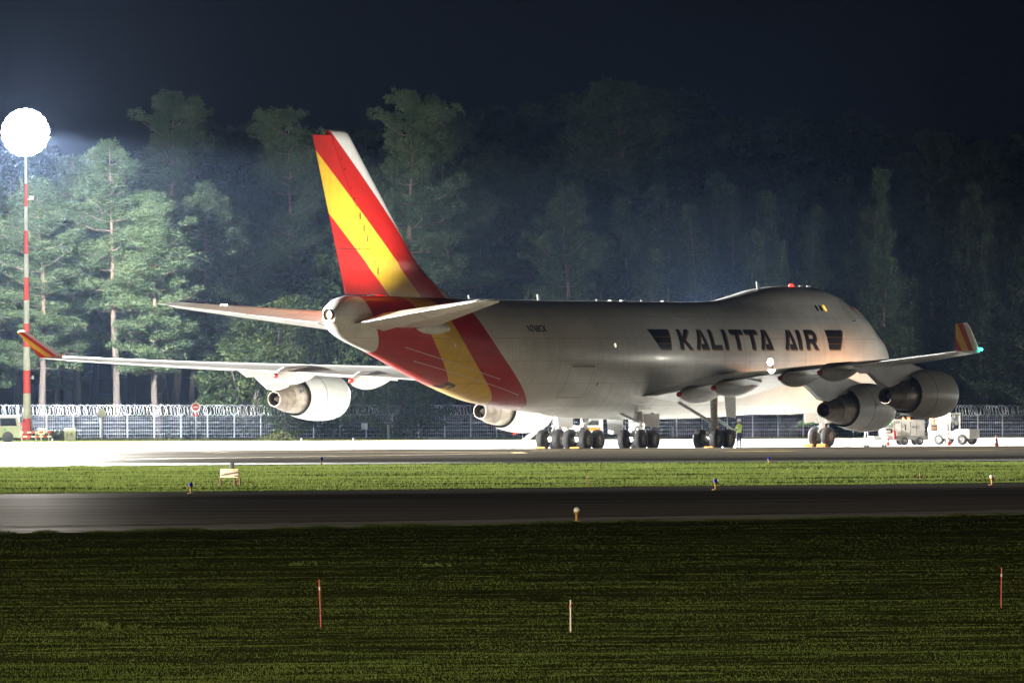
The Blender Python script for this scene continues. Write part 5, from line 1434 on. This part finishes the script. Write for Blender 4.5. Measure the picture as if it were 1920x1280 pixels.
# ================================================================== GRASS
def grass(name, n, xf, yr, zf, h, w, mt, label, seed, pw=1.0, lean=.35):
    g = np.random.default_rng(seed)
    u = g.uniform(0, 1, n); y0, y1 = yr
    y = (y0 ** -pw + u * (y1 ** -pw - y0 ** -pw)) ** (-1 / pw) if pw else y0 + u * (y1 - y0)
    x = g.uniform(-1, 1, n) * np.array([xf(q) for q in y])
    keep = np.array([zf(a, b) is not None for a, b in zip(x, y)]); x, y = x[keep], y[keep]
    z = np.array([zf(a, b) for a, b in zip(x, y)])
    n = len(x)
    clump = np.array([1.0 + .40 * mnoise.noise(Vector((a * .9, b * .5, seed))) + .45 * mnoise.noise(Vector((a * .22, b * .12, seed + 9))) for a, b in zip(x, y)]).clip(.35, 2.2)
    hh = h * g.uniform(.45, 1.25, n) * clump; a = g.uniform(0, np.pi, n); ww = w * g.uniform(.6, 1.4, n)
    B = np.stack([x, y, z - .01], 1); sd = np.stack([np.cos(a), np.sin(a), np.zeros(n)], 1) * ww[:, None]
    tip = B + np.stack([g.normal(0, lean, n) * hh, g.normal(0, lean, n) * hh, hh], 1)
    V = np.stack([B - sd, B + sd, tip], 1).reshape(-1, 3)
    o = link(name, np_mesh(name, V, np.arange(len(V)).reshape(-1, 3), mt)); tag(o, label, 'grass', kind='stuff')
    return o
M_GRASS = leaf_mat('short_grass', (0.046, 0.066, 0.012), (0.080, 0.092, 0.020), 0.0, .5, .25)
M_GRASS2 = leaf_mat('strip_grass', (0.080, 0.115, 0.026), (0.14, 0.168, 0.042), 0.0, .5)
M_WEED = leaf_mat('verge_weeds', (0.06, 0.07, 0.028), (0.13, 0.13, 0.055), 0.0, .4)
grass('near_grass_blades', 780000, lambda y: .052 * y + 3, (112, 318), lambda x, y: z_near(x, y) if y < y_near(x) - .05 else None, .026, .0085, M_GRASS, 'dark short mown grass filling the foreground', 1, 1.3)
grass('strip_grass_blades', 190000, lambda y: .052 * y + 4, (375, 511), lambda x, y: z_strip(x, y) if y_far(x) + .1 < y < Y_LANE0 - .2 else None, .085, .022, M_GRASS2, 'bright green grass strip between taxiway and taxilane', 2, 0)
grass('verge_weed_blades', 60000, lambda y: .052 * y + 4, (Y_VERGE + 8, 816), lambda x, y: z_verge(x, y), .16, .03, M_WEED, 'pale weeds and grass along the foot of the fence', 3, 0)
# longer uncut grass along the pavement edges
def edge_grass(name, n, yf, zf, dmin, dmax, h, mt, label, seed):
    g = np.random.default_rng(seed); x = g.uniform(-26, 26, n)
    dn = np.array([.5 + .9 * mnoise.noise(Vector((a * .5, seed, 0))) + .6 * mnoise.noise(Vector((a * 1.7, seed, 3))) for a in x]).clip(.05, 2)
    y = np.array([yf(a) for a in x]) + g.uniform(dmin, dmax, n)
    z = np.array([zf(a, b) for a, b in zip(x, y)])
    hh = h * dn * g.uniform(.5, 1.5, n); a = g.uniform(0, np.pi, n)
    B = np.stack([x, y, z - .01], 1); sd = np.stack([np.cos(a), np.sin(a), np.zeros(n)], 1) * .012
    tip = B + np.stack([g.normal(0, .4, n) * hh, g.normal(0, .4, n) * hh, hh], 1)
    V = np.stack([B - sd, B + sd, tip], 1).reshape(-1, 3)
    tag(link(name, np_mesh(name, V, np.arange(len(V)).reshape(-1, 3), mt)), label, 'grass', kind='stuff')
edge_grass('near_edge_grass', 26000, y_near, z_near, -2.2, -.05, .11, M_GRASS, 'longer ragged grass along the near taxiway edge', 21)
edge_grass('far_edge_grass', 20000, y_far, z_strip, .1, 2.5, .10, M_GRASS2, 'longer ragged grass along the far taxiway edge', 22)
edge_grass('lane_edge_grass', 20000, lambda x: Y_LANE0, z_strip, -3.0, -.1, .16, M_GRASS2, 'longer ragged grass along the taxilane edge', 23)
def tuft(px, py, r, h, n, mt, label, zf=z_near):
    p1 = pixel_depth(px, py, 100.0); k = CAM_H / (CAM_H - p1.z); gx, gy = p1.x * k, 100.0 * k
    g = np.random.default_rng(int(px)); c = np.stack([g.normal(0, r, n), g.normal(0, r * .6, n), np.abs(g.normal(0, h * .4, n))], 1)
    me = tuft_mesh('weed_tuft', c, np.full((n, 3), h * .45), 10, h * .7, h * .14, mt, .8, int(px), True)
    o = link('weed_tuft', me); o.location = (gx, gy, zf(gx, gy)); tag(o, label, 'weed', 'broad-leaved weeds in the grass')
tuft(183, 1175, .10, .07, 16, M_GRASS2, 'small broad-leaved weed tuft at lower left'); tuft(230, 1180, .16, .07, 26, M_GRASS, 'dark broad-leaved weed tuft at lower left, right of a smaller one'); tuft(420, 1183, .13, .06, 20, M_GRASS, 'dark weed tuft left of the red stake')
tuft(567, 1060, .14, .07, 18, M_GRASS2, 'weed tuft above the left red stake'); tuft(812, 1068, .14, .06, 16, M_GRASS2, 'weed tuft right of the left red stake')
tuft(112, 826, .5, .5, 40, M_WEED, 'yellow-green weed clump at the fence foot beside the 14 board', lambda x, y: z_verge(x, y)); tuft(524, 826, .5, .45, 40, M_WEED, 'yellow-green weed clump at the fence foot under the outer engine', lambda x, y: z_verge(x, y))

# ================================================================== HAZE
hz = MB().box((0, 1300, 24.0), (5600, 3700, 52.0))
m, nt, b = new_mat('night_haze'); nt.nodes.remove(b)
pv = nt.nodes.new('ShaderNodeVolumePrincipled'); pv.inputs['Color'].default_value = (.42, .60, 1.0, 1); pv.inputs['Density'].default_value = HAZE
pv.inputs['Anisotropy'].default_value = HAZE_G
nt.links.new(pv.outputs['Volume'], nt.nodes['Material Output'].inputs['Volume'])
ho = hz.build('haze', m, smooth=False); tag(ho, kind='stuff'); ho['label'] = 'thin bluish night haze over the whole airfield'; ho['category'] = 'haze'
